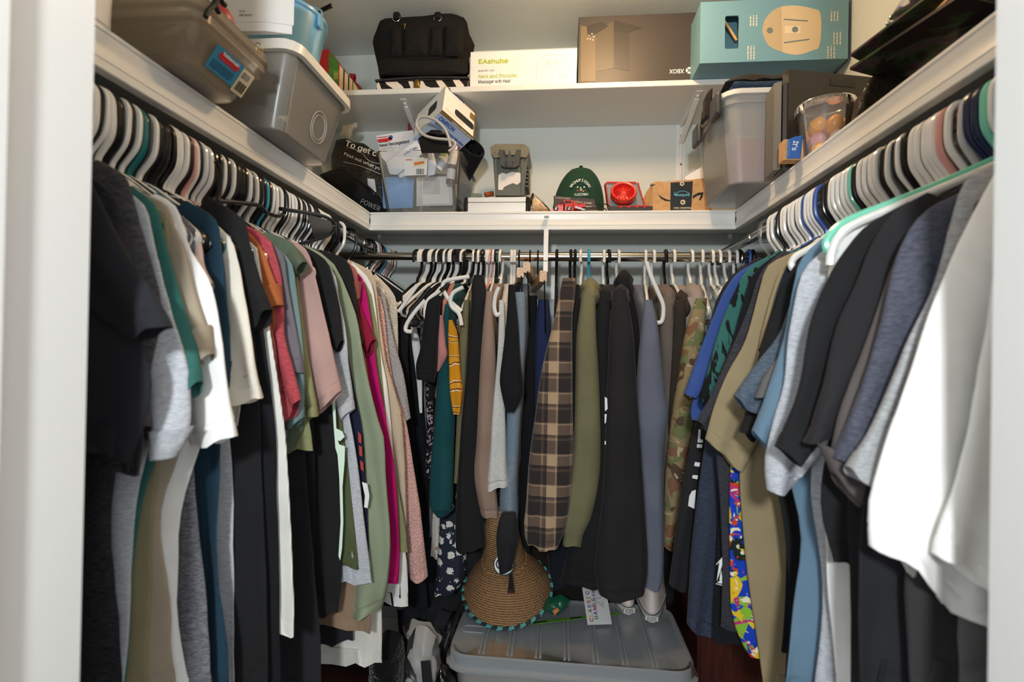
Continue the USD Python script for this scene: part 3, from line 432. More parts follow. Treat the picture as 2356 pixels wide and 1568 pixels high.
RG('sweatshirt', 'navy heather sweatshirt with a ragged long sleeve', 1.15, C('cloth_navyheather', (62, 68, 84), 'heather', (44, 50, 66)), 'B', outer=[(1775, 585), (1715, 625), (1690, 690), (1660, 800), (1630, 950), (1608, 1090), (1590, 1250), (1576, 1430)], inner=(1640, 1455), body=[(1660, 900), (1650, 1100), (1645, 1300), (1648, 1400)], cat='sweatshirt', th=.013)
polo = RG('shirt', 'royal blue polo shirt on the right rod', 1.2, C('cloth_royal', (60, 84, 146)), 'W', outer=[(1760, 592), (1697, 626), (1667, 665), (1648, 704), (1603, 819), (1575, 898)], inner=(1600, 915), body=[(1604, 900), (1590, 930), (1579, 950), (1595, 962)], amp=.003)
dub = RG('sweatshirt', 'black sweatshirt printed with broad white letters', 1.25, C('cloth_black_e', (40, 40, 43)), 'K', outer=[(1745, 592), (1690, 625), (1655, 670), (1635, 730), (1625, 850), (1590, 1000), (1562, 1150), (1536, 1335)], inner=(1578, 1350), body=[(1640, 900), (1600, 1100), (1580, 1250), (1575, 1340)], cat='sweatshirt', th=.012)

LG('skirt', 'off-white ribbed skirt with the lowest hem on the left rod', 1.225, C('cloth_white_rib', (226, 225, 216), 'rib'), 'W', body=[(850, 1000), (876, 1441), (871, 1532)], cat='skirt', tipx=.16, amp=.01)
LG('sweater', 'tan ribbed sweater hem under the sage hoodie', 1.15, C('cloth_tan_rib', (150, 126, 104), 'rib'), 'K', body=[(830, 1000), (857, 1405), (855, 1447)], cat='sweater', tipx=.16)
LG('dress', 'long black dress filling the gap beside the white rib-knit dress', .995, C('cloth_black_e', (24, 24, 26)), 'K', body=[(690, 900), (716, 1200), (734, 1430), (738, 1600)], cat='dress', tipx=.16)
LG('dress', 'long black dress behind the sage hoodie', 1.19, C('cloth_black_e', (24, 24, 26)), 'K', body=[(820, 900), (800, 1300), (812, 1480)], cat='dress', tipx=.15)
LG('sweater', 'dark grey knit sweater right of the sage hoodie', 1.26, C('cloth_dgrey', (74, 72, 70), 'knit'), 'K', body=[(860, 1000), (896, 1200), (892, 1335)], cat='sweater', tipx=.16)
LG('trousers', 'black trousers hanging low right of the pink cardigan', 1.34, C('cloth_black_e', (24, 24, 26)), 'K', body=[(880, 1000), (938, 1240), (936, 1392)], cat='trousers', tipx=.16)
RG('dress', 'long black dress under the big white sleeve', .598, C('cloth_black_e', (24, 24, 26)), 'K', body=[(2020, 1000), (1975, 1200), (1972, 1400), (1980, 1600)], cat='dress', tipx=.14)
RG('dress', 'dark grey dress under the tip of the big white sleeve', .568, C('cloth_dgrey_r', (56, 54, 54)), 'K', body=[(2120, 1000), (2080, 1300), (2086, 1450), (2094, 1600)], cat='dress', tipx=.14)
RG('dress', 'mid grey dress lowest beside the right door jamb', .54, C('cloth_grey_r', (96, 97, 96)), 'W', body=[(2260, 1000), (2208, 1400), (2210, 1500), (2216, 1600)], cat='dress', tipx=.14)
# prints
def printed(t, D, polys, m, name='print'):
    for q in polys: part(t, name, plate(sg.Polygon([(onY(D, *p)[0], onY(D, *p)[2]) for p in q]), (0, D, 0), (1, 0, 0), (0, 0, 1), .0006), m, False)
PRW = plain('print_white', (236, 238, 236), .7)
printed(neon, 1.062, [[(764, 915), (771, 920), (774, 985), (788, 992), (793, 1004), (783, 1014), (777, 1012), (781, 1022), (794, 1026), (793, 1060), (788, 1120), (790, 1200), (787, 1260), (783, 1288), (779, 1278), (784, 1200), (781, 1100), (777, 1046), (772, 1030), (768, 980)]], plain('print_neon', (226, 246, 226), .6))
printed(graphic, 1.112, [[(824, 992), (831, 1000), (832, 1020), (825, 1016)], [(826, 1024), (833, 1028), (834, 1050), (827, 1046)], [(829, 1058), (836, 1064), (837, 1084), (830, 1078)]], plain('print_red', (176, 62, 52), .7))
printed(graphic, 1.112, [[(833, 1108), (845, 1112), (850, 1140), (846, 1168), (838, 1166), (840, 1140)]], PRW)
DZ = 1.216
printed(dub, DZ, [[(1607, 987), (1612, 987), (1611, 1010), (1617, 1011), (1617, 1018), (1605, 1017)], [(1604, 1021), (1616, 1022), (1615, 1030), (1603, 1029)], [(1599, 1062), (1611, 1064), (1609, 1073), (1597, 1071)], [(1594, 1092), (1606, 1093), (1604, 1102), (1592, 1099)], [(1601, 1126), (1598, 1170), (1583, 1163), (1586, 1140), (1592, 1129)]], PRW)
printed(volcom, 1.034, [[(1668, 1278), (1655, 1290), (1649, 1336), (1654, 1322), (1661, 1300)], [(1671, 1276), (1678, 1316), (1666, 1324), (1668, 1300)], [(1650, 1339), (1662, 1342), (1679, 1320), (1666, 1330)], [(1662, 1334), (1659, 1310), (1655, 1334)]], PRW)
for q in ([(1671, 1272), (1683, 1319)], [(1683, 1319), (1663, 1346)], [(1663, 1346), (1647, 1342)], [(1671, 1272), (1648, 1298)]): part(volcom, 'print', tube([onY(1.034, *q[0]), onY(1.034, *q[1])], .0007, 5), PRW)
# the black hanger that has slipped sideways
t = thing('slipped_hanger', 'black plastic hanger twisted sideways across the hooks of the left rod', 'hanger', onX(-.652, 640, 490))
part(t, 'arm', tube(smooth_path([onX(-.652, *p) for p in [(500, 462), (560, 467), (596, 473), (612, 488), (636, 497), (653, 491), (655, 482)]], 5), .0046, 8), plain('hanger_black', (19, 19, 20), .2)); part(t, 'hook', tube(smooth_path([onX(-.652, *p) for p in [(497, 370), (506, 400), (505, 440), (500, 462)]], 5), .0046, 8), plain('hanger_black', (19, 19, 20), .2))
part(t, 'arm', tube(smooth_path([onX(-.645, *p) for p in [(645, 480), (690, 487), (740, 496), (764, 508), (768, 524), (758, 540), (720, 553), (690, 561)]], 5), .0048, 8), plain('hanger_black', (19, 19, 20), .2)); part(t, 'end_web', hull([onX(x, *p) for x in (-.646, -.644) for p in [(706, 492), (762, 508), (766, 526), (756, 538), (724, 551), (732, 520)]]), plain('hanger_black', (19, 19, 20), .2), False)

for D, q, c, w, lab in ((.722, [(2286, 369), (2150, 428), (2050, 468), (1956, 505), (1918, 532), (1902, 556), (1906, 576), (1922, 572)], (120, 205, 180), [(1904, 560), (1908, 574), (1935, 548), (1956, 512), (1920, 534)], 'mint green hanger whose wide shoulder shows above the right-hand tees'),
                     (.712, [(2300, 376), (2160, 436), (2060, 476), (1966, 516), (1930, 546), (1914, 580), (1910, 610)], (231, 230, 226), None, 'white hanger whose shoulder shows just below the mint green one'),
                     (.905, [(1905, 552), (1862, 572), (1834, 588), (1822, 602), (1823, 616), (1834, 618)], (231, 230, 226), None, 'white hanger with a rounded end between the steel blue and khaki tees')):
    t = thing('clothes_hanger', lab, 'hanger', onY(D, *q[0])); m_ = plain('hanger_w2' if c[0] > 200 else 'hanger_m2', c, .25)
    part(t, 'shoulder_bar', tube(smooth_path([onY(D, *p) for p in q], 5), .0058, 8), m_)
    if w: part(t, 'end_web', hull([onY(D+d, *p) for d in (-.0012, .0012) for p in w]), m_, False)
# ------------------------------------------------------------------ clothes on the back rod, seen edge-on
def traced_(y, q): return A([onY(y, *p) for p in q])
BACK = []
def BG(name, label, m, lev, hook=None, cat='shirt', yf=1.53, sleeve=True, hood=None, th=.028, hem=None, amp=.004, hw=.018, bm=None):
    used_seed[0] += 1; sd = used_seed[0]
    yp = yf if sleeve else yf+.06
    L = A([onY(yp, l, y) for y, l, r in lev]); R = A([onY(yp, r, y) for y, l, r in lev]); xc = (L[:, 0]+R[:, 0])/2; zc = (L[:, 2]+R[:, 2])/2
    t = thing(name, label, cat, (xc[0], RYB, 1.2)); BACK.append((xc[0], hook, label))
    Ls, Rs = (smooth_path(L, 4), smooth_path(R, 4)) if len(L) > 2 else (L, R)
    P, Q, g = hemmed(Ls, Rs, 24, .02)
    if sleeve:
        th_ = th*np.minimum(1, .35+np.linspace(0, 1, len(P))*5)*g
        part(t, 'sleeve', sheet(P, Q, (0, 1, 0), th_, amp, sd, 26, lam=.05), m, 60)
        zb = hem if hem else max(zc[-1]+.02, .62); x_at = lambda z: np.interp(-z, -zc, xc)
        z = np.r_[np.linspace(RZB-.098, RZB-.17, 6)[:-1], np.linspace(RZB-.17, zb, 22)]; h = np.interp(-z, [-(RZB-.098), -(RZB-.17), -(RZB-.25), -.5], [.045, .165, .175, .19])
        y0 = np.maximum(RYB-h, yf+.012)
        part(t, 'body', sheet(np.stack([x_at(z), y0, z], 1), np.stack([x_at(z), np.minimum(RYB+h, YB-.02), z], 1), (1, 0, 0), hw, .004, sd+300, 26), bm or m, 60)
    else:
        dp = min(.15, th*5); off = A([0, dp-.06, 0]); th_ = dp*np.minimum(1, .3+np.linspace(0, 1, len(P))*5)*g
        part(t, 'body', sheet(P+off, Q+off, (0, 1, 0), th_, amp, sd, 30, lam=.04), m, 60)
    if hood:
        y, l, r, hh = hood; a, b = onY(yf+.07, l, y), onY(yf+.07, r, y); c = (a+b)/2; s = trimesh.creation.icosphere(3, 1.0); v = s.vertices
        v = v*A([max((b-a)[0]/2, .018), .085, hh]); v[:, 2] += .25*np.abs(v[:, 1])*-1; v += .006*(meshkit.fbm(s.vertices*2.2+sd, 2)-.5)[:, None]*s.vertices; v[:, 0] *= 1+.12*np.sin(v[:, 2]*130+v[:, 1]*40)
        s.vertices = v+c; part(t, 'hood', s, m, 80)
    return t
KB = C('cloth_black_c', (27, 28, 31)); KE = C('cloth_black_b', (34, 34, 35))
BG('top', 'black long top in the left corner of the back rod', KB, [(752, 922, 950), (900, 925, 958), (1100, 945, 975), (1200, 950, 975)], cat='top', yf=1.55, sleeve=False)
BG('top', 'thin white top in the left corner of the back rod', C('cloth_white', (238, 237, 233)), [(748, 926, 940), (800, 930, 950), (860, 938, 953), (960, 947, 954)], cat='top', yf=1.49, sleeve=False, th=.04)
BG('top', 'grey ribbed sleeveless top near the left corner', C('cloth_grey_rib', (120, 120, 124), 'rib'), [(745, 953, 971), (850, 955, 972), (1000, 958, 976), (1250, 963, 985)], cat='top', yf=1.56, sleeve=False)
BG('top', 'black top with small white and pink flower print', BWFLOWER, [(860, 962, 980), (1000, 967, 984), (1112, 963, 982)], cat='top', yf=1.51, sleeve=False)
BG('tee_shirt', 'black tee with an open sleeve in front of the pink one', KB, [(680, 985, 1014), (720, 978, 1012), (800, 968, 1007), (838, 958, 1006), (873, 960, 1000)], yf=1.48, hem=1.05)
BG('tee_shirt', 'dusty pink tee beside the mustard scarf dress', C('cloth_dustypink', (184, 126, 124)), [(725, 1003, 1020), (790, 1006, 1026), (818, 1006, 1029), (850, 1002, 1012)], yf=1.5, hem=1.05)
BG('blouse', 'dark teal blouse with a pointed hem', C('cloth_darkteal', (26, 74, 78)), [(700, 1024, 1034), (800, 1012, 1034), (850, 1007, 1038), (930, 1003, 1047), (1000, 998, 1045), (1100, 990, 1042), (1165, 991, 1040), (1188, 1004, 1024)], cat='blouse', yf=1.53)
BG('dress', 'mustard yellow dress with a white leaf border', MUSTARD, [(735, 1029, 1038), (770, 1028, 1050), (850, 1030, 1056), (900, 1032, 1062), (952, 1040, 1056)], cat='dress', yf=1.42, sleeve=False, th=.016)
BG('dress', 'dress with a tiny mosaic print behind the mustard dress', MULTI, [(730, 1034, 1056), (800, 1046, 1064), (900, 1050, 1066), (960, 1046, 1058)], cat='dress', yf=1.49, sleeve=False)
BG('dress', 'navy daisy-print dress hanging low on the left', DAISY, [(1000, 1015, 1040), (1100, 1008, 1040), (1180, 1003, 1044), (1280, 996, 1060), (1350, 991, 1060), (1390, 988, 1036)], cat='dress', yf=1.53, sleeve=False)
BG('dress', 'cream dress with rust flowers beside the daisy dress', CREAMFLOWER, [(980, 990, 1001), (1100, 986, 1000), (1180, 982, 1000), (1300, 977, 999)], cat='dress', yf=1.55, sleeve=False)
BG('cardigan', 'olive cardigan left of the long black dress', C('cloth_olive_b', (112, 106, 78), 'rib'), [(690, 1068, 1080), (760, 1058, 1078), (850, 1055, 1073), (1000, 1049, 1064), (1110, 1045, 1054)], cat='cardigan', yf=1.53)
BG('dress', 'long black dress with bunched straps on the back rod', KE, [(628, 1084, 1106), (655, 1078, 1112), (700, 1078, 1117), (800, 1070, 1115), (900, 1062, 1105), (1000, 1052, 1102), (1100, 1046, 1101), (1200, 1041, 1108), (1272, 1042, 1113)], cat='dress', yf=1.42, sleeve=False, th=.022)
BG('sweater', 'taupe ribbed sweater with a long sleeve on the back rod', C('cloth_taupe_rib', (150, 126, 112), 'rib'), [(670, 1119, 1134), (740, 1112, 1136), (850, 1104, 1141), (1000, 1097, 1134), (1080, 1091, 1136), (1130, 1096, 1142), (1182, 1106, 1147)], cat='sweater', yf=1.5)
BG('top', 'pale grey flared top between taupe sweater and denim shirt', C('cloth_pale', (214, 213, 206), 'heather', (190, 190, 186)), [(690, 1148, 1160), (780, 1146, 1162), (860, 1141, 1160), (960, 1132, 1163), (1060, 1125, 1166), (1119, 1116, 1170)], cat='top', yf=1.5)
BG('tee_shirt', 'black top with a pointed hanging sleeve on the back rod', KB, [(655, 1170, 1182), (740, 1165, 1192), (820, 1156, 1197), (872, 1150, 1203), (905, 1154, 1204), (950, 1165, 1182)], yf=1.46, hem=1.0)
BG('shirt', 'light blue denim shirt on the back rod', C('cloth_denim', (130, 144, 156), 'heather', (106, 122, 138)), [(672, 1185, 1208), (760, 1184, 1210), (860, 1172, 1204), (920, 1167, 1200), (1000, 1164, 1195), (1090, 1160, 1191), (1100, 1152, 1190), (1189, 1148, 1191)], yf=1.52)
BG('trousers', 'black beaded trousers hanging from a wooden clamp hanger', KB, [(675, 1206, 1234), (850, 1204, 1232), (1000, 1195, 1232), (1150, 1190, 1224), (1250, 1188, 1216), (1330, 1190, 1214)], cat='trousers', yf=1.53, sleeve=False)
BG('trousers', 'navy blue trousers hanging from a wooden clamp hanger', C('cloth_navy_b', (38, 48, 84)), [(684, 1236, 1262), (740, 1230, 1266), (820, 1228, 1262), (900, 1228, 1252), (975, 1227, 1243)], cat='trousers', yf=1.52, sleeve=False)
BG('shirt', 'brown and tan plaid flannel shirt on the back rod', PLAID, [(640, 1294, 1326), (690, 1284, 1322), (735, 1275, 1317), (850, 1246, 1317), (950, 1232, 1318), (1050, 1218, 1320), (1150, 1211, 1312), (1215, 1205, 1302), (1252, 1214, 1284)], yf=1.46, th=.035)
BG('jacket', 'black jacket seen as a thin strip right of the plaid shirt', KE, [(655, 1314, 1334), (800, 1315, 1330), (1000, 1318, 1328), (1150, 1310, 1322)], cat='jacket', yf=1.53)
BG('hoodie', 'olive green hoodie with ribbed cuff on the back rod', C('cloth_olive_h', (114, 110, 82)), [(672, 1340, 1372), (710, 1334, 1370), (770, 1326, 1372), (850, 1324, 1377), (950, 1322, 1381), (1050, 1318, 1382), (1120, 1308, 1376), (1200, 1296, 1357), (1215, 1298, 1344), (1253, 1294, 1338)], cat='hoodie', yf=1.48, hood=(672, 1334, 1380, .045), th=.035)
BG('hoodie', 'black hoodie between the olive and the wider black hoodie', KE, [(672, 1380, 1405), (760, 1370, 1403), (850, 1372, 1402), (1000, 1376, 1412), (1150, 1355, 1420), (1250, 1310, 1420), (1342, 1290, 1416)], cat='hoodie', yf=1.51, hood=(682, 1378, 1408, .035))
wide = BG('hoodie', 'wide black zip hoodie in the middle of the back rod', C('cloth_black_r', (42, 40, 42)), [(668, 1412, 1440), (760, 1402, 1456), (850, 1398, 1462), (1000, 1392, 1472), (1150, 1385, 1482), (1300, 1368, 1492), (1366, 1378, 1482)], cat='hoodie', yf=1.46, hood=(680, 1412, 1446, .035), th=.04)
BG('jacket', 'black hooded jacket behind the wide black hoodie', KB, [(640, 1416, 1448), (700, 1430, 1462), (800, 1446, 1480), (857, 1454, 1474)], cat='jacket', yf=1.6, hood=(655, 1414, 1456, .05), hem=.9)
BG('sweatshirt', 'blue-grey sweatshirt with a bare sleeve edge', C('cloth_bluegrey', (104, 108, 122)), [(690, 1482, 1500), (740, 1477, 1512), (850, 1466, 1524), (950, 1464, 1537), (975, 1468, 1532), (1050, 1472, 1526), (1150, 1480, 1527), (1250, 1484, 1527), (1320, 1486, 1526), (1346, 1482, 1520)], cat='sweatshirt', yf=1.48, th=.035)
BG('hoodie', 'taupe hoodie right of the blue-grey sweatshirt', C('cloth_taupe_h', (108, 98, 92)), [(684, 1514, 1548), (780, 1518, 1550), (900, 1522, 1544), (1000, 1526, 1542), (1200, 1522, 1540)], cat='hoodie', yf=1.54, hood=(690, 1508, 1552, .05))
BG('hoodie', 'dark brown hoodie left of the camouflage jacket', C('cloth_darkbrown', (54, 48, 43)), [(690, 1552, 1578), (780, 1546, 1576), (880, 1540, 1564), (1000, 1534, 1552)], cat='hoodie', yf=1.53, hood=(700, 1550, 1582, .045), hem=.75)
BG('hoodie', 'grey beige hoodie behind the camouflage jacket', C('cloth_greybeige', (150, 140, 134)), [(684, 1572, 1612), (760, 1568, 1600), (900, 1560, 1590)], cat='hoodie', yf=1.55, hood=(686, 1568, 1618, .05), hem=.8)
BG('jacket', 'camouflage jacket at the right end of the back rod', CAMO, [(686, 1602, 1626), (760, 1578, 1620), (850, 1562, 1612), (925, 1550, 1602), (1000, 1540, 1590), (1100, 1530, 1575), (1200, 1528, 1564), (1257, 1524, 1550)], cat='jacket', yf=1.49, th=.035)

KD = C('cloth_black_e', (24, 24, 26))
BG('trousers', 'navy black trousers hanging low right of the straw hat', C('cloth_navyblack', (30, 34, 42)), [(800, 1268, 1296), (1000, 1262, 1306), (1255, 1256, 1318), (1376, 1266, 1310)], cat='trousers', yf=1.57, sleeve=False)
BG('dress', 'black dress behind the long black dress, above the hat', KD, [(800, 1080, 1112), (1000, 1064, 1112), (1275, 1058, 1114), (1345, 1064, 1102)], cat='dress', yf=1.57, sleeve=False)
BG('skirt', 'black fringed skirt hanging in front of the straw hat', KD, [(1176, 1156, 1186), (1196, 1148, 1191), (1240, 1143, 1192), (1312, 1150, 1178)], cat='skirt', yf=1.425, sleeve=False, th=.010)
BG('trousers', 'dark navy trousers in the left corner above the plastic bags', C('cloth_navyblack', (30, 34, 42)), [(900, 955, 975), (1100, 952, 988), (1300, 948, 992), (1462, 942, 980)], cat='trousers', yf=1.57, sleeve=False)
BG('trousers', 'black trousers hanging low behind the black hoodies', KD, [(900, 1370, 1420), (1200, 1350, 1425), (1340, 1340, 1425), (1376, 1352, 1400)], cat='trousers', yf=1.58, sleeve=False)
BG('trousers', 'black jogging trousers hanging low above the sneakers', KD, [(900, 1420, 1460), (1200, 1420, 1462), (1330, 1425, 1458)], cat='trousers', yf=1.57, sleeve=False)
BG('coat', 'dark coat deep at the back between daisy dress and hat', KD, [(800, 1010, 1060), (1000, 1005, 1065), (1300, 1010, 1075), (1400, 1015, 1075)], cat='coat', yf=1.66, sleeve=False)
BG('coat', 'dark coat deep at the back behind the blue-grey sweatshirt', KD, [(800, 1490, 1560), (1000, 1490, 1560), (1300, 1490, 1565), (1400, 1495, 1560)], cat='coat', yf=1.66, sleeve=False)
BG('coat', 'dark coat deep at the back behind the camouflage jacket', KD, [(800, 1570, 1640), (1000, 1570, 1650), (1300, 1570, 1660), (1420, 1580, 1650)], cat='coat', yf=1.66, sleeve=False)

for y, q, c, lab in ((1.49, [(1080, 636), (1052, 640), (1024, 647), (1019, 662), (1032, 688), (1062, 716)], 'W', 'white hanger turned flat towards us beside the bunched black dress'), (1.48, [(1066, 660), (1044, 672), (1036, 690), (1040, 706), (1056, 722), (1062, 748)], 'W', 'white hanger end hanging lower beside the bunched black dress'),
                     (1.50, [(960, 655), (940, 684), (922, 710), (916, 716)], 'W', 'white hanger with a thin sloping arm in the left corner'), (1.47, [(1012, 668), (985, 690), (978, 716), (982, 738), (992, 739)], 'W', 'white hanger end curling below the black tee'), (1.47, [(978, 690), (955, 716), (936, 745), (934, 760), (948, 763)], 'W', 'white hanger end lowest in the left corner'),
                     (1.475, [(990, 660), (965, 690), (946, 715), (940, 735), (950, 748), (964, 742)], 'K', 'black hanger end between two white ones in the left corner'), (1.475, [(1030, 655), (1000, 680), (966, 700), (958, 722), (968, 738)], 'K', 'black hanger end above the black tee'), (1.49, [(1148, 660), (1140, 680), (1137, 705), (1142, 724), (1152, 720)], 'W', 'white hanger end poking out of the pale grey top'),
                     (1.49, [(1487, 602), (1500, 640), (1514, 672), (1526, 704), (1523, 738), (1508, 742)], 'W', 'white hanger arm swinging out right of the blue-grey sweatshirt')):
    t = thing('clothes_hanger', lab, 'hanger', onY(y, *q[0])); nm_, rgb_ = HCOL[c]
    part(t, 'shoulder_bar', tube(smooth_path(traced_(y, q), 5), .0062, 8), plain('hanger_x'+nm_, rgb_, .22))

for q in ([(1391, 912), (1397, 916), (1398, 940), (1392, 946)], [(1391, 952), (1396, 952), (1394, 972), (1391, 974)], [(1391, 1014), (1394, 1014), (1394, 1022), (1391, 1022)]): printed(wide, 1.418, [q], PRW)
# ------------------------------------------------------------------ the hangers themselves
def ordinal(n): return f"{n}{'th' if 10 <= n % 100 <= 20 else {1: 'st', 2: 'nd', 3: 'rd'}.get(n % 10, 'th')}"
def short(l, n=9): return ' '.join(l.split()[:n]).rstrip(',')
def seq(spec): return [(float(a[:-1]), a[-1]) for a in spec.split()]
def side_hooks(side, px, clothes, near):
    rx, s = (RXL, 1) if side < 0 else (RXR, -1); nm = 'left' if side < 0 else 'right'
    H = sorted([(onX(rx+s*.0265, x, 300 if side < 0 else 330)[1], c) for x, c in px]); taken = {}
    left = []
    for D, c, label in clothes:
        i = min(range(len(H)), key=lambda i: abs(H[i][0]-D)+(1 if i in taken else 0))
        if abs(H[i][0]-D) < .02 and D > near and i not in taken: taken[i] = label
        else: left.append((D, c, label))
    g = np.random.default_rng(5 if side < 0 else 6)
    for i, (D, c) in enumerate(H):
        lab = f'{HCOL[c][0]} plastic hanger, {ordinal(i+1)} visible hook from the doorway on the {nm} rod'
        rz = (0 if side < 0 else 180)+g.uniform(-7, 7)
        hanger(c, (rx, D, RZ+g.uniform(-.001, .0005)), (g.uniform(-3, 3), 0, rz), lab, f'plastic hangers on the {nm} rod')
    for D, c, label in left:
        hanger(c, (rx, D, RZ), (0, 0, 0 if side < 0 else 180), f'{HCOL[c][0]} plastic hanger inside the {short(label)}', f'plastic hangers on the {nm} rod')
LPX = seq('212W 221W 232K 240W 257W 268K 277K 296W 303K 317W 332T 341K 357W 366K 374K 382K 390K 398K 406W 417W 430W 439K 448P 456W 463K 472W 486W 497K 510K 519W 527K 541W 549K 556K 563K 569K 577W 584K 594W 601K 607K 612K 618C 627K 633W 641W 652W 662K 668W 676W 684W 691K 697W 703K 708W 716K 722W 730K 745W 752W 760W 766W 772K 778K 784K 798W 868K 876W 882P 888K 893C 898W 903W 908P 914W')
RPX = seq('2305K 2284W 2262M 2246N 2228N 2212G 2158P 2150W 2140W 2127W 2111W 2095W 2076K 2068W 2061K 2042W 2031K 2014W 2006W 1993W 1978W 1966K 1959M 1950W 1940W 1930W 1920W 1911W 1903K 1897K 1886B 1879B 1872W 1865W 1858W 1850B 1843W 1836W 1828W 1818W 1808W 1801W 1792K 1780W 1770W 1752S')
side_hooks(-1, LPX, LEFT, .67); side_hooks(1, RPX, RIGHT, .66)
BPX = seq('961K 972W 977W 983K 991K 996W 1001W 1006K 1014W 1019K 1024K 1029W 1035K 1041W 1045W 1050K 1058K 1064K 1070W 1079K 1092W 1098K 1103W 1111K 1120W 1126W 1130P 1136W 1141K 1147F 1153W 1177W 1184W 1281K 1313K 1323K 1337W 1355C 1389W 1400K 1422W 1485W 1503W 1531K 1549W 1589W 1615W 1637W 1652W 1673W 1693W 1700K 1722B 1730K')
g = np.random.default_rng(9)
for i, (x, c) in enumerate(BPX):
    X = onY(RYB, x, 590)[0]
    rz = 90+(g.uniform(-30, -16) if x < 1080 else g.uniform(-8, 8))
    hanger(c, (X, RYB, RZB+g.uniform(-.001, 0)), (0, g.uniform(-4, 4) if x > 1080 else 0, rz), f'{HCOL[c][0]} plastic hanger, {ordinal(i+1)} from the left on the back rod', 'plastic hangers on the back rod')
WOOD = mat('pale_wood', {'t': ('texture_coordinate', {}), 'm': ('mapping', {'scale': (30, 4, 30)}), 'n': ('noise_texture', {'scale': 5., 'detail': 3.}), 'r': ('rgb_ramp', {'ramp': [(.3, lin(196, 158, 124)), (.7, lin(222, 188, 152))]}), 'p': ('principled_bsdf', {'roughness': .45})},
           [('t.object', 'm.vector'), ('m.vector', 'n.vector'), ('n.fac', 'r.fac'), ('r.color', 'p.base_color')])
WIRE = plain('black_wire', (16, 16, 17), .25)
for x, x1, y0, y1, lab, dz in ((1195, 1197, 615, 638, 'wooden clamp hanger, leftmost of the three on the back rod', 0), (1220, 1212, 602, 627, 'wooden clamp hanger, middle and highest of the three', .0), (1238, 1250, 622, 648, 'wooden clamp hanger, rightmost of the three by the rod support', 0)):
    X = onY(RYB, x, 590)[0]; F = onY(1.56, x1, y0); G = onY(1.56, x1, y1); t = thing('clamp_hanger', lab, 'hanger', (X, RYB, RZB), 'wooden clamp hangers')
    zt, zb = F[2], G[2]; d = unit(A([X, RYB+.02, 0])-A([F[0], 1.56, 0])); w = A([-d[1], d[0], 0])*-.011
    pts = []
    for p in (A([F[0], 1.56, 0]), A([F[0], 1.56, 0])+d*.34):
        for a in (-1, 1):
            for z in (zb+.003, zt-.003): pts.append(p+w*a+A([0, 0, z]))
            for z in (zb, zt): pts.append(p+w*a*.75+A([0, 0, z]))
    part(t, 'clamp_bar', hull(pts), WOOD, 30)
    hk = [(0, .018, -.012), (0, .019, .004), (0, .010, .0185), (0, -.008, .0185), (0, -.019, .006), (0, -.017, -.012), (0, -.004, -.04), (0, 0, zt-RZB+.0)]
    part(t, 'hook', tube(smooth_path(A(hk)+A([X, RYB, RZB]), 4), .0028, 8), WIRE)
    part(t, 'rod_wire', cyl((F[0]+.004, 1.555, zb+.004), (F[0]+.010, 1.56, zb-.16), .0022, 8), WIRE)
# ------------------------------------------------------------------ things on the shelves
ZS = ZT+.0008
def rr(x0, x1, y0, y1, z, r): return np.c_[rrect(x1-x0, y1-y0, r)+A([(x0+x1)/2, (y0+y1)/2]), np.full(20, z)]
def tub(base, rim, z0, z1, wall=.0025, r=.03, lip=.010, drop=.014):
    (a, b, c, d), (e, f, g_, h) = base, rim; ins = lambda q, s: (q[0]+s, q[1]-s, q[2]+s, q[3]-s); zl = z1-drop; mixq = lambda s: tuple(A(base)*(1-s)+A(rim)*s)
    R = [rr(*ins(base, .4*min(b-a, d-c)), z0, .01), rr(*ins(base, .006), z0, r*.7), rr(*base, z0+.006, r), rr(*mixq((zl-z0)/(z1-z0)), zl, r), rr(*ins(rim, -lip), zl, r+lip), rr(*ins(rim, -lip), z1, r+lip), rr(*ins(rim, wall), z1, r), rr(*ins(base, wall), z0+.004, r), rr(*ins(base, .4*min(b-a, d-c)), z0+.004, .01)]
    return grid(A(R), True, True, True)
def sub(q, s): return (q[0]+s, q[1]-s, q[2]+s, q[3]-s)
def puff(P, n, T, seed=0, rough=.0, steps=6, freq=25., back=.6):
    """a cushion over the outline P (points in one plane with normal n): used for pouches, bags, folded cloth"""
    P = resample(np.vstack([P, P[:1]]), 49)[:-1]; c = P.mean(0); n = unit(n); R = []
    for s in np.r_[np.linspace(0, 1, steps+1)[:-1], .97]: R.append(c+(P-c)*(1-s)+n*T*math.sqrt(max(0, 1-(1-s)**2.4)))
    Bk = [c+(P-c)*(1-s)-n*T*back*math.sqrt(max(0, 1-(1-s)**2.4)) for s in np.linspace(0, .97, steps)]
    m = grid(A(Bk[::-1]+R), True, True, True)
    if rough: v = m.vertices; d = meshkit.fbm(v*freq+seed*3.1, 3, seed)-.5; m.vertices = v+n*d[:, None]*rough*2+(meshkit.fbm(v*freq*.7+9+seed, 2, seed+5)-.5)[:, None]*rough*(v-c)/np.linalg.norm(v-c, axis=1, keepdims=True).clip(.02)
    return m
def traced(y, q): return A([onY(y, *p) for p in q])
FX, FZ = (1, 0, 0), (0, 0, 1)
INK = plain('ink_black', (30, 30, 32), .6); INKW = plain('ink_white', (235, 235, 232), .6); INKG = plain('ink_grey', (150, 150, 150), .6); INKR = plain('ink_red', (196, 36, 44), .5)
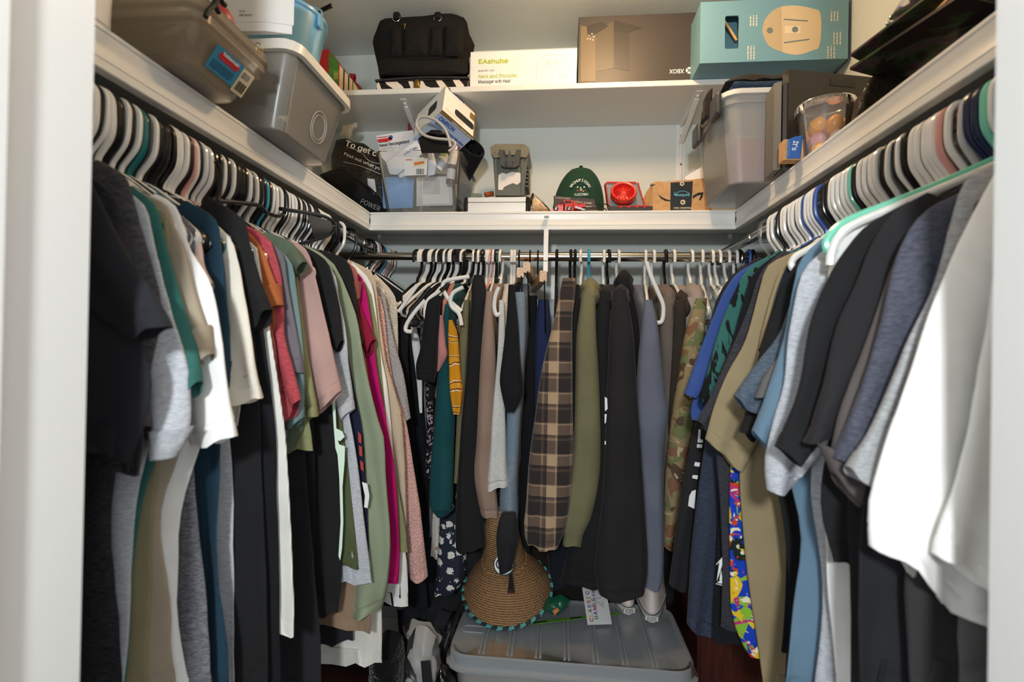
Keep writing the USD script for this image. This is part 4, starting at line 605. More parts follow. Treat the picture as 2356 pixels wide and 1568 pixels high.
INKB = plain('ink_blue', (52, 84, 160), .6); LIME = plain('ink_lime', (176, 190, 20), .5); PAPERW = plain('white_card', (236, 234, 230), .55); KRAFT = mat('cardboard', {'t': ('texture_coordinate', {}), 'n': ('noise_texture', {'scale': 60., 'detail': 4.}), 'r': ('rgb_ramp', {'ramp': [(.3, lin(184, 142, 94)), (.7, lin(202, 160, 112))]}), 'p': ('principled_bsdf', {'roughness': .8})}, [('t.object', 'n.vector'), ('n.fac', 'r.fac'), ('r.color', 'p.base_color')])
def lines(t, rows, o, r, u, mat_, name='small_print', h=.003, seed=3):
    """rows of small illegible print as short dashes; rows: (x, y, width)"""
    g = np.random.default_rng(seed); ps = []
    for x, y, w in rows:
        p = x
        while p < x+w: l = g.uniform(.004, .010); ps.append(sg.box(p, y, min(p+l, x+w), y+h*.6)); p += l+.002
    part(t, name, plate(sg.MultiPolygon(ps), o, r, u, .0003), mat_, False)
# --- left shelf
t = thing('bottle', 'white bottle with small black marks at the doorway end of the left shelf', 'bottle', (-.70, .69, ZS))
part(t, 'bottle_body', lathe([(0, 0), (.036, 0), (.04, .004), (.041, .05), (.042, .1), (.04, .15), (.03, .17), (.014, .18), (0, .18)], (-.715, .672, ZS)), PAPERW)
for dz, dx in ((.022, .012), (.012, .022), (.04, .004)): part(t, 'printed_mark', box(-.715+dx*1.0-.004, -.715+dx+.004, .672-math.sqrt(.0405**2-dx**2)-.0015, .672-.033, ZS+dz, ZS+dz+.007), INK)
b1, r1 = (-.94, -.63, .785, .925), (-.95, -.592, .76, .945)
BIN1 = translucent('smoky_frosted_plastic', (206, 192, 168), .64)
t = thing('storage_box', 'lidded smoky plastic box with blue sticker on the left shelf', 'storage box', (-.78, .85, ZS)); part(t, 'box', tub(b1, r1, ZS, 1.752, r=.022, lip=.008), BIN1)
part(t, 'lid', cat_([grid(A([rr(*sub(r1, .1), 1.7545, .02), rr(*sub(r1, -.006), 1.7545, .03), rr(*sub(r1, -.013), 1.757, .034), rr(*sub(r1, -.013), 1.772, .034), rr(*sub(r1, -.006), 1.774, .03), rr(*sub(r1, .012), 1.766, .02), rr(*sub(r1, .1), 1.766, .02)]), True, True, True)]), BIN1)
o = onX(-.604, 498, 121); o2 = onX(-.604, 578, 205); o3 = onX(-.604, 505, 62); rt = unit(A([0, 1, -.06])); up = A([.12, 0, 1.])
lx = (.612-.604); so = A([-.6215, .815, 1.692])
part(t, 'sticker', plate(rect(0, 0, .073, .044, .003), so, (0, 1, 0), (.69, 0, 1), .0008), plain('sticker_blue', (56, 138, 176), .4), False)
part(t, 'sticker_price_panel', plate(rect(.073, -.006, .106, .042, .002), so, (0, 1, 0), (.69, 0, 1), .0008), plain('sticker_cream', (222, 206, 170), .5), False)
part(t, 'brand_badge', plate(rect(.012, .026, .064, .039, .006), so+A([.0008, 0, -.0006]), (0, 1, 0), (.69, 0, 1), .0006), INKR, False)
part(t, 'lettering', text('Rubbermaid', .006, so+A([.0215, .017, .0275]), (0, 1, 0), (.69, 0, 1), True, .0004, .042), INKW, False)
part(t, 'barcode', plate(sg.MultiPolygon([sg.box(.078+i*.0026, .0, .078+i*.0026+(.0014 if i % 3 else .0007), .018) for i in range(9)]), so+A([.0012, 0, -.0008]), (0, 1, 0), (.69, 0, 1), .0004), INK, False)
lines(t, [(.006, .018-.004*i, .055) for i in range(4)]+[(.077, .034-.004*i, .02) for i in range(3)], so+A([.0012, 0, -.0008]), (0, 1, 0), (.69, 0, 1), plain('ink_darkblue', (30, 70, 110), .6))
solo('folded_cloth', puff(A([(-.9, .80, ZS+.01), (-.66, .80, ZS+.01), (-.65, .92, ZS+.01), (-.9, .92, ZS+.01)]), (0, 0, 1), .045, 3, .008, back=.1), fabric('cloth_brown', (96, 78, 60)), 'brown folded cloth inside the smoky box on the left shelf', 'cloth')
solo('ball', lathe([(0, -.03), (.012, -.0275), (.022, -.0205), (.028, -.010), (.0305, 0), (.028, .011), (.022, .021), (.012, .0275), (0, .03)], (-.640, .868, 1.804)), plain('red_rubber', (170, 62, 62), .4), 'red ball resting on the lid of the smoky box', 'ball')
t = thing('strap', 'black cord with curling ends lying over the rim of the smoky box', 'cord', (-.6, .79, 1.775))
for q in ([(502, -12), (498, 6), (488, 16), (478, 26), (473, 39)], [(498, -10), (494, 8), (498, 20), (504, 30)], [(506, -8), (512, 6), (518, 12)]): part(t, 'loop', tube(smooth_path([onX(-.573, *p) for p in q], 4), .0042, 8), WIRE)
b2, r2 = (-.94, -.612, 1.035, 1.272), (-.955, -.572, 1.012, 1.288)
t = thing('storage_box', 'large clear plastic box with a white rim on the left shelf', 'storage box', (-.78, 1.15, ZS)); part(t, 'box', tub(b2, r2, ZS, 1.842, r=.03, lip=.002), FROST)
part(t, 'rim', grid(A([rr(*sub(r2, -.002), 1.830, .032), rr(*sub(r2, -.014), 1.829, .04), rr(*sub(r2, -.014), 1.850, .04), rr(*sub(r2, .004), 1.8515, .028), rr(*sub(r2, .004), 1.842, .028)])), plain('rim_white', (222, 218, 208), .35), label='white rim')
part(t, 'lid_panel', box(r2[0], r2[1], r2[2], r2[3], 1.8485, 1.8510), FROST2)
a = np.linspace(0, 2*np.pi, 28, endpoint=False)
for r_ in (.036, .028): part(t, 'moulded_ring', tube(np.stack([-.6095+(.062+r_*np.sin(a))*.245, 1.175+r_*np.cos(a), ZS+.062+r_*np.sin(a)], 1), .0014, 5, True), FROST2)
solo('folded_cloth', puff(A([(-.92, 1.05, ZS+.012), (-.64, 1.05, ZS+.012), (-.635, 1.255, ZS+.012), (-.92, 1.255, ZS+.012)]), (0, 0, 1), .085, 4, .012, back=.08), fabric('cloth_greyfold', (120, 116, 112)), 'grey folded cloth packed inside the large clear box on the left shelf', 'cloth')
solo('dark_case', box(-.93, -.65, 1.06, 1.2, ZS+.1, ZS+.15, .012), plain('case_dark', (52, 50, 50), .5), 'dark flat case inside the large clear box on the left shelf', 'case')
t = thing('key_ring', 'small brass key ring hooked at the corner of the large clear box', 'ring', onX(-.585, 596, 110)); c = onX(-.57, 596, 110); a = np.linspace(0, 2*np.pi, 20, endpoint=False)
part(t, 'ring', tube(np.stack([c[0]+.008*np.cos(a)*.4, c[1]+.006*np.cos(a), c[2]+.009*np.sin(a)], 1), .0010, 6, True), BRASS)
zw = 1.852; c0, c1 = onZ(zw, 613, 71), onZ(zw, 672, 79); e = unit(c1-c0); n_ = A([-e[1], e[0], 0]); wl = np.linalg.norm(c1-c0); dl = unit(A([-1, -.05, 0]))
t = thing('gadget_box', 'plain white two-part gift box with tiny grey print on the left shelf', 'box', (c0+c1)/2)
def slab(z0, z1, g_): P = [c0+(-g_)*(e+dl), c1+g_*(e-dl), c1+dl*.14, c0+dl*.14]; return hull([(*(p[:2]), z) for p in P for z in (z0, z1)])
part(t, 'base', slab(zw, zw+.018, 0), PAPERW, False); part(t, 'lid', slab(zw+.0185, zw+.11, .0015), PAPERW, False)
lines(t, [(0, 0, .012), (0, -.008, .028)], c0+dl*.056+A([0, -.0035, zw+.038-c0[2]]), -dl, FZ, INKG, h=.004)
bc = A([-.70, 1.18, 1.852]); BLUEM = plain('blue_enamel', (112, 168, 200), .25, coat_weight=.5)
t = thing('bucket', 'sky blue enamelled metal bucket with a wire handle on the left shelf', 'bucket', bc)
part(t, 'pail', lathe([(0, 0), (.072, 0), (.076, .003), (.088, .06), (.104, .148), (.109, .151), (.110, .157), (.106, .160), (.101, .157), (.098, .15), (.07, .006), (0, .005)], bc, 48), BLUEM)
hp = [bc+A([.104*math.cos(t_), .104*math.sin(t_)*.2-.01+.055*math.sin(t_), .15+.085*math.sin(t_)]) for t_ in np.linspace(0, math.pi, 17)]
part(t, 'handle', tube(hp, .003, 8), BLUEM)
for s in (-1, 1): part(t, 'handle_ear', box(bc[0]+s*.106-.004, bc[0]+s*.106+.004, bc[1]-.022, bc[1]+.002, bc[2]+.125, bc[2]+.158, .003), BLUEM)
t = thing('spring_brush', 'small black bristle brush sticking out of the blue bucket', 'brush', onY(1.24, 752, 20)); p, q = onY(1.24, 735, 26), onY(1.24, 764, 12)
part(t, 'bristles', tube(np.linspace(p, q, 25), [.0045+.002*(i % 2) for i in range(25)], 10), WIRE, False); part(t, 'stem', cyl(onY(1.24, 700, 60), p, .003, 8), WIRE)
# --- upper shelf
ZV = ZU+.0008
t = thing('gift_box', 'wedge-shaped red, green and cream striped gift box on the upper shelf', 'box', (-.85, 1.85, ZV))
cols = [((722, 114), (757, 114), (176, 30, 40), 'red_panel'), ((757, 117), (779, 144), (70, 128, 48), 'green_panel'), ((779, 144), (781, 147), (190, 30, 40), 'red_edge'), ((781, 148), (790, 159), (226, 202, 158), 'cream_stripe'), ((790, 159), (793, 163), (60, 44, 52), 'dark_stripe'), ((793, 163), (801, 172), (226, 202, 158), 'cream_stripe'), ((801, 172), (804, 176), (60, 44, 52), 'dark_stripe'), ((804, 176), (811, 185), (226, 202, 158), 'cream_stripe'), ((811, 185), (813, 188), (70, 128, 48), 'green_stripe'), ((813, 188), (821, 203), (226, 202, 158), 'cream_stripe')]
for a_, b_, c_, n_2 in cols:
    p, q = onY(1.76, *a_), onY(1.76, *b_); part(t, n_2, hull([(x, y, z) for x, zt in ((p[0], p[2]), (q[0]+.0002, q[2])) for y in (1.76, 1.97) for z in (ZV, max(zt, ZV+.004))]), plain('gift_'+n_2, c_, .4), False)
g_ = onY(1.759, 760, 148); lines(t, [(.012, -.004*i*1.4-.01, .028) for i in range(3)], onY(1.7595, 764, 190), (0, 0, 1), (-1, 0, 0), plain('ink_gold', (214, 190, 110), .5), 'small_print', .005)
solo('gift_bow', puff(traced(1.83, [(803, 169), (818, 170), (817, 178), (806, 178), (812, 186), (828, 197), (834, 206), (820, 206), (812, 190)]), (0, -1, 0), .012, 8, .006), plain('ribbon_red', (160, 30, 44), .4), 'crumpled red ribbon bow beside the striped gift box', 'ribbon')
ZEB = mat('zebra_print', {'t': ('texture_coordinate', {}), 'm': ('mapping', {'scale': (1, .3, .55), 'rotation': (0, .9, 0)}), 'n': ('wave_texture', {'scale': 9., 'distortion': 5.5, 'detail': 1.5, 'detail_scale': 1.3}), 'r': ('rgb_ramp', {'ramp': [(0, lin(26, 22, 24)), (.56, lin(232, 220, 208))], 'interpolate': False}), 'p': ('principled_bsdf', {'roughness': .35})}, [('t.object', 'm.vector'), ('m.vector', 'n.vector'), ('n.fac', 'r.fac'), ('r.color', 'p.base_color')])
zx0, zx1 = onY(1.735, 864, 200)[0], onY(1.735, 1079, 195)[0]; zh = onY(1.735, 970, 181)[2]-ZV-.004
t = thing('vanity_case', 'zebra-striped case with a brass clasp under the black handbag', 'case', ((zx0+zx1)/2, 1.84, ZV))
part(t, 'case_body', box(zx0, zx1, 1.735, 1.94, ZV, ZV+zh, .008), ZEB)
arc = [(zx0+(zx1-zx0)*s, 1.733, ZV+zh+.001+.007*math.sin(math.pi*s)) for s in np.linspace(0, 1, 15)]
part(t, 'lid', hull([(x, y, z) for x, _, z in arc for y in (1.737, 1.938)]+[(zx0, y, ZV+zh-.002) for y in (1.737, 1.938)]+[(zx1, y, ZV+zh-.002) for y in (1.737, 1.938)]), plain('black_piping', (34, 28, 28), .5))
part(t, 'piping', tube(arc, .004, 8), plain('black_piping', (34, 28, 28), .5)); cx = onY(1.735, 960, 190)[0]
part(t, 'clasp', cat_([box(cx-.012, cx+.012, 1.730, 1.736, ZV+.004, ZV+.030, .002), box(cx-.007, cx+.007, 1.727, 1.733, ZV+.010, ZV+.034, .002)]), BRASS)
BAGM = mat('bag_nylon', {'t': ('texture_coordinate', {}), 'n': ('noise_texture', {'scale': 14., 'detail': 5., 'roughness': .65}), 'b': ('bump', {'strength': .5, 'distance': .012}), 'p': ('principled_bsdf', {'base_color': lin(27, 25, 24), 'roughness': .85, 'specular_ior_level': .2})}, [('t.object', 'n.vector'), ('n.fac', 'b.height'), ('b.normal', 'p.normal')])
bo = traced(1.80, [(874, 180), (869, 150), (862, 120), (856, 92), (864, 74), (870, 56), (884, 50), (960, 44), (1060, 36), (1072, 43), (1080, 80), (1092, 104), (1091, 118), (1080, 120), (1081, 160), (1078, 178)])
bo[:, 2] = np.maximum(bo[:, 2], ZV+zh+.018)
t = thing('handbag', 'soft black handbag with side pockets standing on the zebra-striped case', 'bag', (-.5, 1.82, ZV+zh+.016))
part(t, 'bag_body', puff(bo, (0, -1, 0), .07, 11, .006, 8, 14., 1.2), BAGM, 70)
for l, r_, tp, bt in ((900, 925, 62, 130), (928, 982, 60, 128), (990, 1018, 62, 128), (1022, 1066, 60, 130)):
    part(t, 'pocket', puff(traced(1.735, [(l, bt), (l-1, (tp+bt)/2), (l+2, tp), (r_-2, tp-1), (r_+2, (tp+bt)/2), (r_, bt)]), (0, -1, 0), .016, int(l), .004, 5, 18.), BAGM, 70)
part(t, 'base_band', puff(traced(1.725, [(872, 172), (871, 136), (976, 140), (1076, 136), (1077, 170), (976, 174)]), (0, -1, 0), .015, 5, .003), BAGM, 70)
for x in (912, 1007):
    c = onY(1.74, x, 42); a = np.linspace(0, 2*np.pi, 16, endpoint=False)
    rg = part(t, 'handle_ring', tube(np.stack([c[0]+.013*np.cos(a), np.full(16, c[1]), c[2]+.011*np.sin(a)], 1), .002, 6, True), STEEL)
    part(t, 'handle_tab', box(c[0]-.012, c[0]+.012, c[1]-.006, c[1]+.02, c[2]-.002, c[2]+.022, .006), BAGM)
c = onY(1.728, 931, 56); part(t, 'zip_pull', cat_([box(c[0]-.002, c[0]+.002, c[1]-.002, c[1]+.002, c[2]-.018, c[2], .001), box(c[0]-.004, c[0]+.004, c[1]-.002, c[1]+.002, c[2]-.004, c[2]+.003, .001)]), BRASS)
def onface(y, x0, y0): p = onY(y, x0, y0); return p-A([0, .0004, 0])
ey = 1.74; x0, x1 = -.331, .041; zt = 2.241
t = thing('massager_box', 'white box of a neck and shoulder massager on the upper shelf', 'box', ((x0+x1)/2, 1.84, ZV)); part(t, 'carton', box(x0, x1, ey, 1.95, ZV, zt, .0012), PAPERW, False)
def tx(t, s, px, py, wpx, h, m, y, bold=False, flip=False, sk=0):
    a, b = onface(y, px, py), onface(y, px+wpx, py); part(t, 'lettering', text(s, h, a, (-1, 0, 0) if flip else FX, (sk, 0, -1 if flip else 1), bold, .0005, abs(b[0]-a[0])), m, False)
a = onface(ey, 1100, 147)
part(t, 'lettering', text('EAshuhe', .0155, a, FX, (0, 0, 1), True, .0005, onface(ey, 1169, 147)[0]-a[0]), LIME, False)
tx(t, 'Model SMK-160A', 1100, 165, 37, .006, INKG, ey); tx(t, 'Neck and Shoulder', 1100, 180, 90, .0125, LIME, ey); tx(t, 'Massager with Heat', 1100, 192, 74, .0115, plain('ink_dark', (70, 66, 64), .6), ey)
def curve(t, q, y, r, m, name='printed_line', closed=False): part(t, name, tube(smooth_path([onface(y, *p) for p in q], 4), r, 5), m)
PALE = plain('ink_pale', (196, 188, 180), .6)
curve(t, [(1235, 190), (1235, 155), (1243, 135), (1260, 127), (1290, 127), (1306, 140), (1310, 160), (1303, 175), (1290, 174)], ey, .0005, PALE); curve(t, [(1246, 190), (1248, 160), (1260, 153), (1270, 152), (1284, 158), (1288, 175), (1290, 190)], ey, .0005, PALE)
for x in (1261, 1279): c = onface(ey, x, 142); part(t, 'printed_pad', plate(sg.Point(0, 0).buffer(.007), c, FX, FZ, .0003), plain('ink_palegrey', (214, 208, 202), .6), False)
XB = plain('console_box_print', (62, 56, 53), .45); xy = 1.742
t = thing('console_box', 'dark grey game console box standing upside down on the upper shelf', 'box', (.24, 1.84, ZV)); part(t, 'carton', box(.0445, .438, xy, 1.95, ZV, 2.349, .002), XB, False)
def pq(t, q, y, m, name='printed_panel', d=.0004): part(t, name, plate(sg.Polygon([(onface(y, *p)[0], onface(y, *p)[2]) for p in q]), (0, y, 0), FX, FZ, d), m, False)
pq(t, [(1336, 60), (1370, 62), (1370, 187), (1336, 187)], xy-.0002, plain('print_olive', (104, 90, 66), .45)); pq(t, [(1370, 70), (1412, 48), (1412, 156), (1370, 166)], xy-.0002, plain('print_bronze', (80, 71, 58), .45)); pq(t, [(1412, 46), (1478, 64), (1448, 74), (1412, 72)], xy-.0003, plain('print_shadow', (44, 40, 38), .45)); pq(t, [(1412, 74), (1448, 74), (1448, 163), (1412, 157)], xy-.0003, plain('print_darkpanel', (46, 42, 39), .45))
pq(t, [(1350, 60), (1385, 50), (1400, 60), (1372, 78), (1352, 85)], xy-.0005, plain('print_shadow', (44, 40, 38), .45))
for dx, dy in ((-3, 0), (4, -4), (8, 3), (0, 8), (-6, 7), (6, 10)): part(t, 'printed_button', plate(sg.Point(0, 0).buffer(.0028), onface(xy-.0008, 1358+dx, 82+dy), FX, FZ, .0003), plain('print_light', (178, 166, 156), .4), False)
tx(t, 'XBOX', 1574, 159, -34, .0135, INKW, xy, True, True)
c = onface(xy, 1585.5, 162); part(t, 'logo_disc', plate(sg.Point(0, 0).buffer(.0112), c, FX, FZ, .0004), INKW, False)
for s in (-1, 1): part(t, 'logo_arc', tube(smooth_path([c+A([s*.007, -.001, -.0085]), c+A([s*.001, -.001, -.001]), c+A([-s*.0075, -.001, .0075])], 4), .0012, 5), XB)
TEAL = plain('carton_teal', (112, 156, 172), .5); fy = 1.625; fb = onZ(ZV+.001, 1610, 145); xr_ = XR-.012
fy = fb[1]; xl_ = fb[0]; zt = min(onY(fy, 1612, 5)[2], ZC-.02)
t = thing('baby_bath_box', 'large teal carton with a picture of a baby bath, overhanging the upper shelf', 'box', ((xl_+xr_)/2, 1.8, ZV))
hx0, hx1 = onY(fy, 1668, 70)[0], onY(fy, 1700, 70)[0]; hz0, hz1 = onY(fy, 1680, 112)[2], onY(fy, 1680, 36)[2]
shp = sg.box(xl_, ZV, xr_, zt).difference(rect(hx0, hz0, hx1, hz1, .006)); part(t, 'front_panel', trimesh.creation.extrude_polygon(shp, .005, engine='earcut').apply_transform(np.block([[A([[1, 0, 0], [0, 0, -1], [0, 1, 0]]), A([[0], [fy+.005], [0]])], [np.zeros((1, 3)), np.ones((1, 1))]])), TEAL, False)
part(t, 'carton', cat_([box(xl_, xr_, fy+.06, YB-.012, ZV, zt), box(xl_, xl_+.004, fy+.005, fy+.06, ZV, zt), box(xl_+.004, xr_, fy+.005, fy+.06, ZV, ZV+.004), box(xl_+.004, xr_, fy+.005, fy+.06, zt-.004, zt)]), TEAL, False)
part(t, 'inner_stick', cyl((hx0+.004, fy+.02, hz1-.004), (hx1+.004, fy+.03, hz1-.06), .004, 8), plain('stick_tan', (206, 168, 112), .6))
CREAMP = plain('print_peach', (212, 188, 150), .5); CREAMD = plain('print_peach_dark', (192, 170, 134), .5); GR = plain('print_slate', (110, 124, 124), .5)
bath = smooth_path([(*p, 0) for p in [(1753, 72), (1762, 42), (1790, 18), (1830, 13), (1870, 20), (1887, 30), (1889, 72), (1884, 108), (1870, 116), (1835, 126), (1800, 120), (1768, 104), (1753, 72)]], 5)
pq(t, [tuple(p[:2]) for p in bath], fy, CREAMP, 'printed_bath'); half = [p for p in bath if p[0] < 1803]; pq(t, [tuple(p[:2]) for p in half], fy-.0004, CREAMD, 'printed_bath_half')
for q in ([(1803, 43), (1858, 47)], [(1803, 97), (1862, 89)]): pq(t, [q[0], q[1], (q[1][0], q[1][1]+2.5), (q[0][0], q[0][1]+2.5)], fy-.0008, GR, 'printed_strap')
for q in ((1771, 70), (1829, 68)): part(t, 'printed_drain', plate(sg.Point(0, 0).buffer(.009), onface(fy-.0009, *q), FX, FZ, .0003), GR, False)
pq(t, [(1806, 60), (1842, 60), (1842, 77), (1806, 77)], fy-.0006, plain('print_pale_peach', (226, 206, 172), .5), 'printed_patch')
for x, y0, n in ((1728, 45, 30), (1722, 118, 38), (1914, 35, 28), (1920, 85, 36), (1906, 118, 34)):
    lines(t, [(0, -.009*i, n*.0011) for i in range(3)], onface(fy, x, y0+n/2), (0, 0, 1), (-1, 0, 0), plain('ink_cream', (226, 216, 196), .6), 'small_print', .006, int(x))
# --- right shelf
bq, rq = (.462, .80, 1.44, 1.712), (.44, .815, 1.425, 1.73); tz = 1.915
t = thing('storage_tote', 'tall grey translucent tote with dark clip latches in the right corner', 'storage box', (.63, 1.57, ZS)); part(t, 'tote', tub(bq, rq, ZS, tz-.006, r=.04, lip=.003, drop=.02), FROST2)
part(t, 'lid', grid(A([rr(*sub(rq, .12), tz-.005, .02), rr(*sub(rq, -.006), tz-.005, .045), rr(*sub(rq, -.010), tz-.003, .05), rr(*sub(rq, -.010), tz+.010, .05), rr(*sub(rq, .006), tz+.012, .04), rr(*sub(rq, .12), tz+.006, .02)]), True, True, True), plain('lid_white', (214, 212, 206), .35), label='white lid')
for y in (1.465, 1.66): part(t, 'latch', xf(box(-.008, .008, -.034, .034, -.05, .012, .007), roty(.0), (.425, y, tz)), plain('latch_dark', (60, 62, 64), .4), label='dark grey latch')
for i, (c_, y, dx, h) in enumerate((((190, 60, 52), 1.49, .0, .13), ((222, 220, 214), 1.54, .02, .16), ((70, 76, 110), 1.585, .0, .15), ((214, 190, 160), 1.63, .015, .12), ((206, 190, 120), 1.67, .0, .06))):
    solo('folded_cloth', puff(A([(.48+dx, y, ZS+.012), (.77, y, ZS+.012), (.77, y, ZS+.012+h), (.49+dx, y, ZS+.012+h)]), (0, -1, 0), .018, i, .004), fabric(f'cloth_tote_{i}', c_), f'{("red", "white", "slate blue", "sand", "pale yellow")[i]} folded cloth standing inside the tall grey tote', 'cloth', 60)
JEAN = fabric('jean_cloth', (96, 116, 140), 'heather', (64, 84, 112))
t = thing('jeans', 'folded blue jeans lying on the tall grey tote', 'jeans', (.55, 1.5, tz+.012))
for k_, z in enumerate((tz+.013, tz+.030)): part(t, 'folded_leg', puff(A([(.455+.01*k_, 1.435, z+.008), (.46, 1.70, z+.008), (.70, 1.69, z+.008), (.71, 1.44, z+.008)]), (0, 0, 1), .009, 20+k_, .004, back=.9), JEAN, 60)
solo('folded_cloth', puff(A([(.452, 1.47, tz+.058), (.47, 1.72, tz+.058), (.66, 1.73, tz+.056), (.80, 1.68, tz+.05), (.84, 1.5, tz+.05), (.62, 1.44, tz+.056)]), (0, 0, 1), .035, 31, .016, 7, 20., .25), fabric('cloth_darkbrown2', (36, 32, 30)), 'black crumpled garment heaped on the folded jeans', 'garment', 70)
solo('folded_cloth', puff(A([(.424, 1.5, tz+.055), (.424, 1.56, tz+.058), (.42, 1.58, tz-.02), (.418, 1.5, tz-.03)]), (-1, 0, 0), .012, 32, .006), fabric('cloth_darkbrown2', (36, 32, 30)), 'black trouser leg hanging over the side of the grey tote', 'garment', 70)
BB = plain('gloss_black_card', (40, 36, 33), .28, coat_weight=.4)
t = thing('black_box', 'glossy black carton standing in front of the grey tote', 'box', (.70, 1.36, ZS)); B0, B1 = A([.562, 1.325, 0]), A([.862, 1.395, 0])
part(t, 'carton', hull([(p[0]+dx, p[1]+dy, z) for p in (B0, B1) for dx, dy in ((0, 0), (-.006, .022)) for z in (ZS, 1.925)]), BB, False)
d_ = unit(B1-B0); part(t, 'embossed_panel', plate(rect(0, 0, .07, .018), A([*(B0+d_*.115)[:2], 1.893])+A([.0, -.0006, 0]), d_, FZ, .0006), plain('gloss_black2', (52, 50, 42), .3), False)
solo('folder', hull([(x, y, z) for x, y in ((.535, 1.345), (.549, 1.335), (.553, 1.4), (.541, 1.41)) for z in (ZS, 1.9)]), plain('folder_grey', (104, 100, 94), .5), 'grey cardboard folder wedged between the tote and the black carton', 'folder', False)
solo('folder', hull([(x, y, z) for x, y in ((.552, 1.332), (.560, 1.328), (.562, 1.39), (.556, 1.4)) for z in (ZS, 1.89)]), plain('folder_dark', (54, 52, 52), .4), 'dark folder leaning on the black carton', 'folder', False)
ec = A([.626, 1.275, ZS-.006]); t = thing('plastic_tub', 'clear plastic snap-lid tub full of toy eggs on the right shelf', 'tub', ec)
part(t, 'tub', lathe([(0, 0), (.048, 0), (.05, .003), (.0585, .118), (.062, .119), (.062, .128), (.0575, .128), (.049, .004), (0, .004)], ec, 40), CLEAR)
part(t, 'lid', lathe([(0, .131), (.054, .131), (.0545, .136), (.0635, .137), (.0645, .134), (.0645, .118), (.0635, .118), (.0625, .13), (.05, .1285), (0, .1285)], ec, 40), CLEAR)
for k_ in range(28): a_ = k_*2*math.pi/28; part(t, 'lid_rib', box(-.001, .001, -.0012, .0012, .119, .133).apply_transform(trimesh.transformations.rotation_matrix(a_, [0, 0, 1], [0, 0, 0])).apply_translation(ec+A([.0645*math.cos(a_), .0645*math.sin(a_), 0])), CLEAR)
egg = lathe([(0, -.022), (.009, -.0205), (.0155, -.014), (.018, -.004), (.0175, .003), (.0182, .0035), (.0182, .006), (.017, .0065), (.0145, .015), (.008, .0225), (0, .0255)], k=20)
EC = [(-.028, -.020, .078, 'O', 60), (.004, -.032, .076, 'O', 40), (.033, -.016, .078, 'O', 70), (-.026, -.016, .045, 'P', 80), (.01, -.030, .040, 'Wh', 30), (-.024, -.02, .022, 'O2', 75), (.03, .012, .09, 'Pe', 80), (0, .025, .07, 'P', 60), (-.03, .02, .06, 'O', 20), (.02, .0, .02, 'P', 85), (.032, -.004, .048, 'O2', 60), (-.005, .03, .03, 'Wh', 70)]
ECOL = {'O': ('orange', (236, 160, 52)), 'O2': ('peach orange', (238, 178, 100)), 'P': ('pink', (226, 160, 160)), 'Wh': ('white', (236, 232, 228)), 'Pe': ('peach', (216, 160, 124))}; cnt = {}; used_e = []
EW = ['upper left', 'upper middle', 'upper right', 'left', 'front', 'bottom left', 'top right', 'rear top', 'rear left', 'bottom right', 'lower right', 'rear middle']
for dx, dy, dz, c_, an in EC:
    cnt[c_] = cnt.get(c_, 0)+1; w_ = EW[len(used_e)]; used_e.append(1); m = xf(egg, rotx(math.radians(an))@rotz(dx*40), ec+A([dx, dy, dz]))
    solo('toy_egg', m, plain('egg_'+ECOL[c_][0].replace(' ', '_'), ECOL[c_][1], .3), f'{ECOL[c_][0]} plastic toy egg, {w_} one inside the clear snap-lid tub', 'toy egg', 60, 'toy eggs in the tub')
t = thing('small_carton', 'small brown cardboard box with blue tape beside the egg tub', 'box', (.56, 1.25, ZS)); sb_ = (.530, .578, 1.27, 1.30)
part(t, 'carton', box(*sb_, ZS, ZS+.05, .001), KRAFT, False)
part(t, 'blue_tape', puff(A([(.536, 1.268, ZS+.002), (.568, 1.268, ZS+.002), (.572, 1.268, ZS+.058), (.553, 1.268, ZS+.055), (.538, 1.268, ZS+.048)]), (0, -1, 0), .003, 2, .001), plain('tape_blue', (46, 96, 170), .5))
part(t, 'lettering', text("It's", .011, (.549, 1.2635, ZS+.044), (-.15, 0, -1), (1, 0, -.1), True, .0005), INKW, False)
solo('plastic_bag', puff(A([(.60, 1.10, ZS+.012), (.83, 1.10, ZS+.012), (.84, 1.27, ZS+.012), (.67, 1.29, ZS+.012)]), (0, 0, 1), .135, 41, .02, 8, 22., .05), mat('bin_bag', {'t': ('texture_coordinate', {}), 'n': ('noise_texture', {'scale': 40., 'detail': 3.}), 'b': ('bump', {'strength': .8, 'distance': .01}), 'p': ('principled_bsdf', {'base_color': lin(36, 32, 28), 'roughness': .3})}, [('t.object', 'n.vector'), ('n.fac', 'b.height'), ('b.normal', 'p.normal')]), 'crumpled black plastic bag behind the egg tub', 'bag', 60)
GLOSSY = ramped('glossy_cover', ('noise_texture', {'scale': 9., 'detail': 3., 'distortion': 1.}), [(0, (30, 26, 34)), (.45, (38, 32, 36)), (.52, (44, 70, 40)), (.58, (80, 60, 84)), (.66, (60, 44, 34))], interp=True, rough=.25)
def panel(name, label, q, z, th, m):
    P = [onZ(z, *p) for p in q]; s = solo(name, hull([p+A([0, 0, d]) for p in P for d in (0, th)]), m, label, 'folder', False); return P
panel('glossy_folder', 'dark glossy folder sticking out furthest over the right shelf edge', [(1955, 161), (2074, 193), (2330, 20), (2212, -10)], 1.83, .006, GLOSSY)
panel('glossy_folder', 'dark glossy folder lying higher under the clear pouch on the right shelf', [(1956, 129), (1990, 146), (2220, -20), (2165, -30)], 1.862, .005, GLOSSY)
solo('brown_folder', hull([onZ(1.838, *q)+A([0, 0, d]) for q in ((2120, 62), (2165, 95), (2330, 0), (2200, -20)) for d in (0, .006)]), KRAFT, 'brown card folder between the dark glossy folders', 'folder', False)
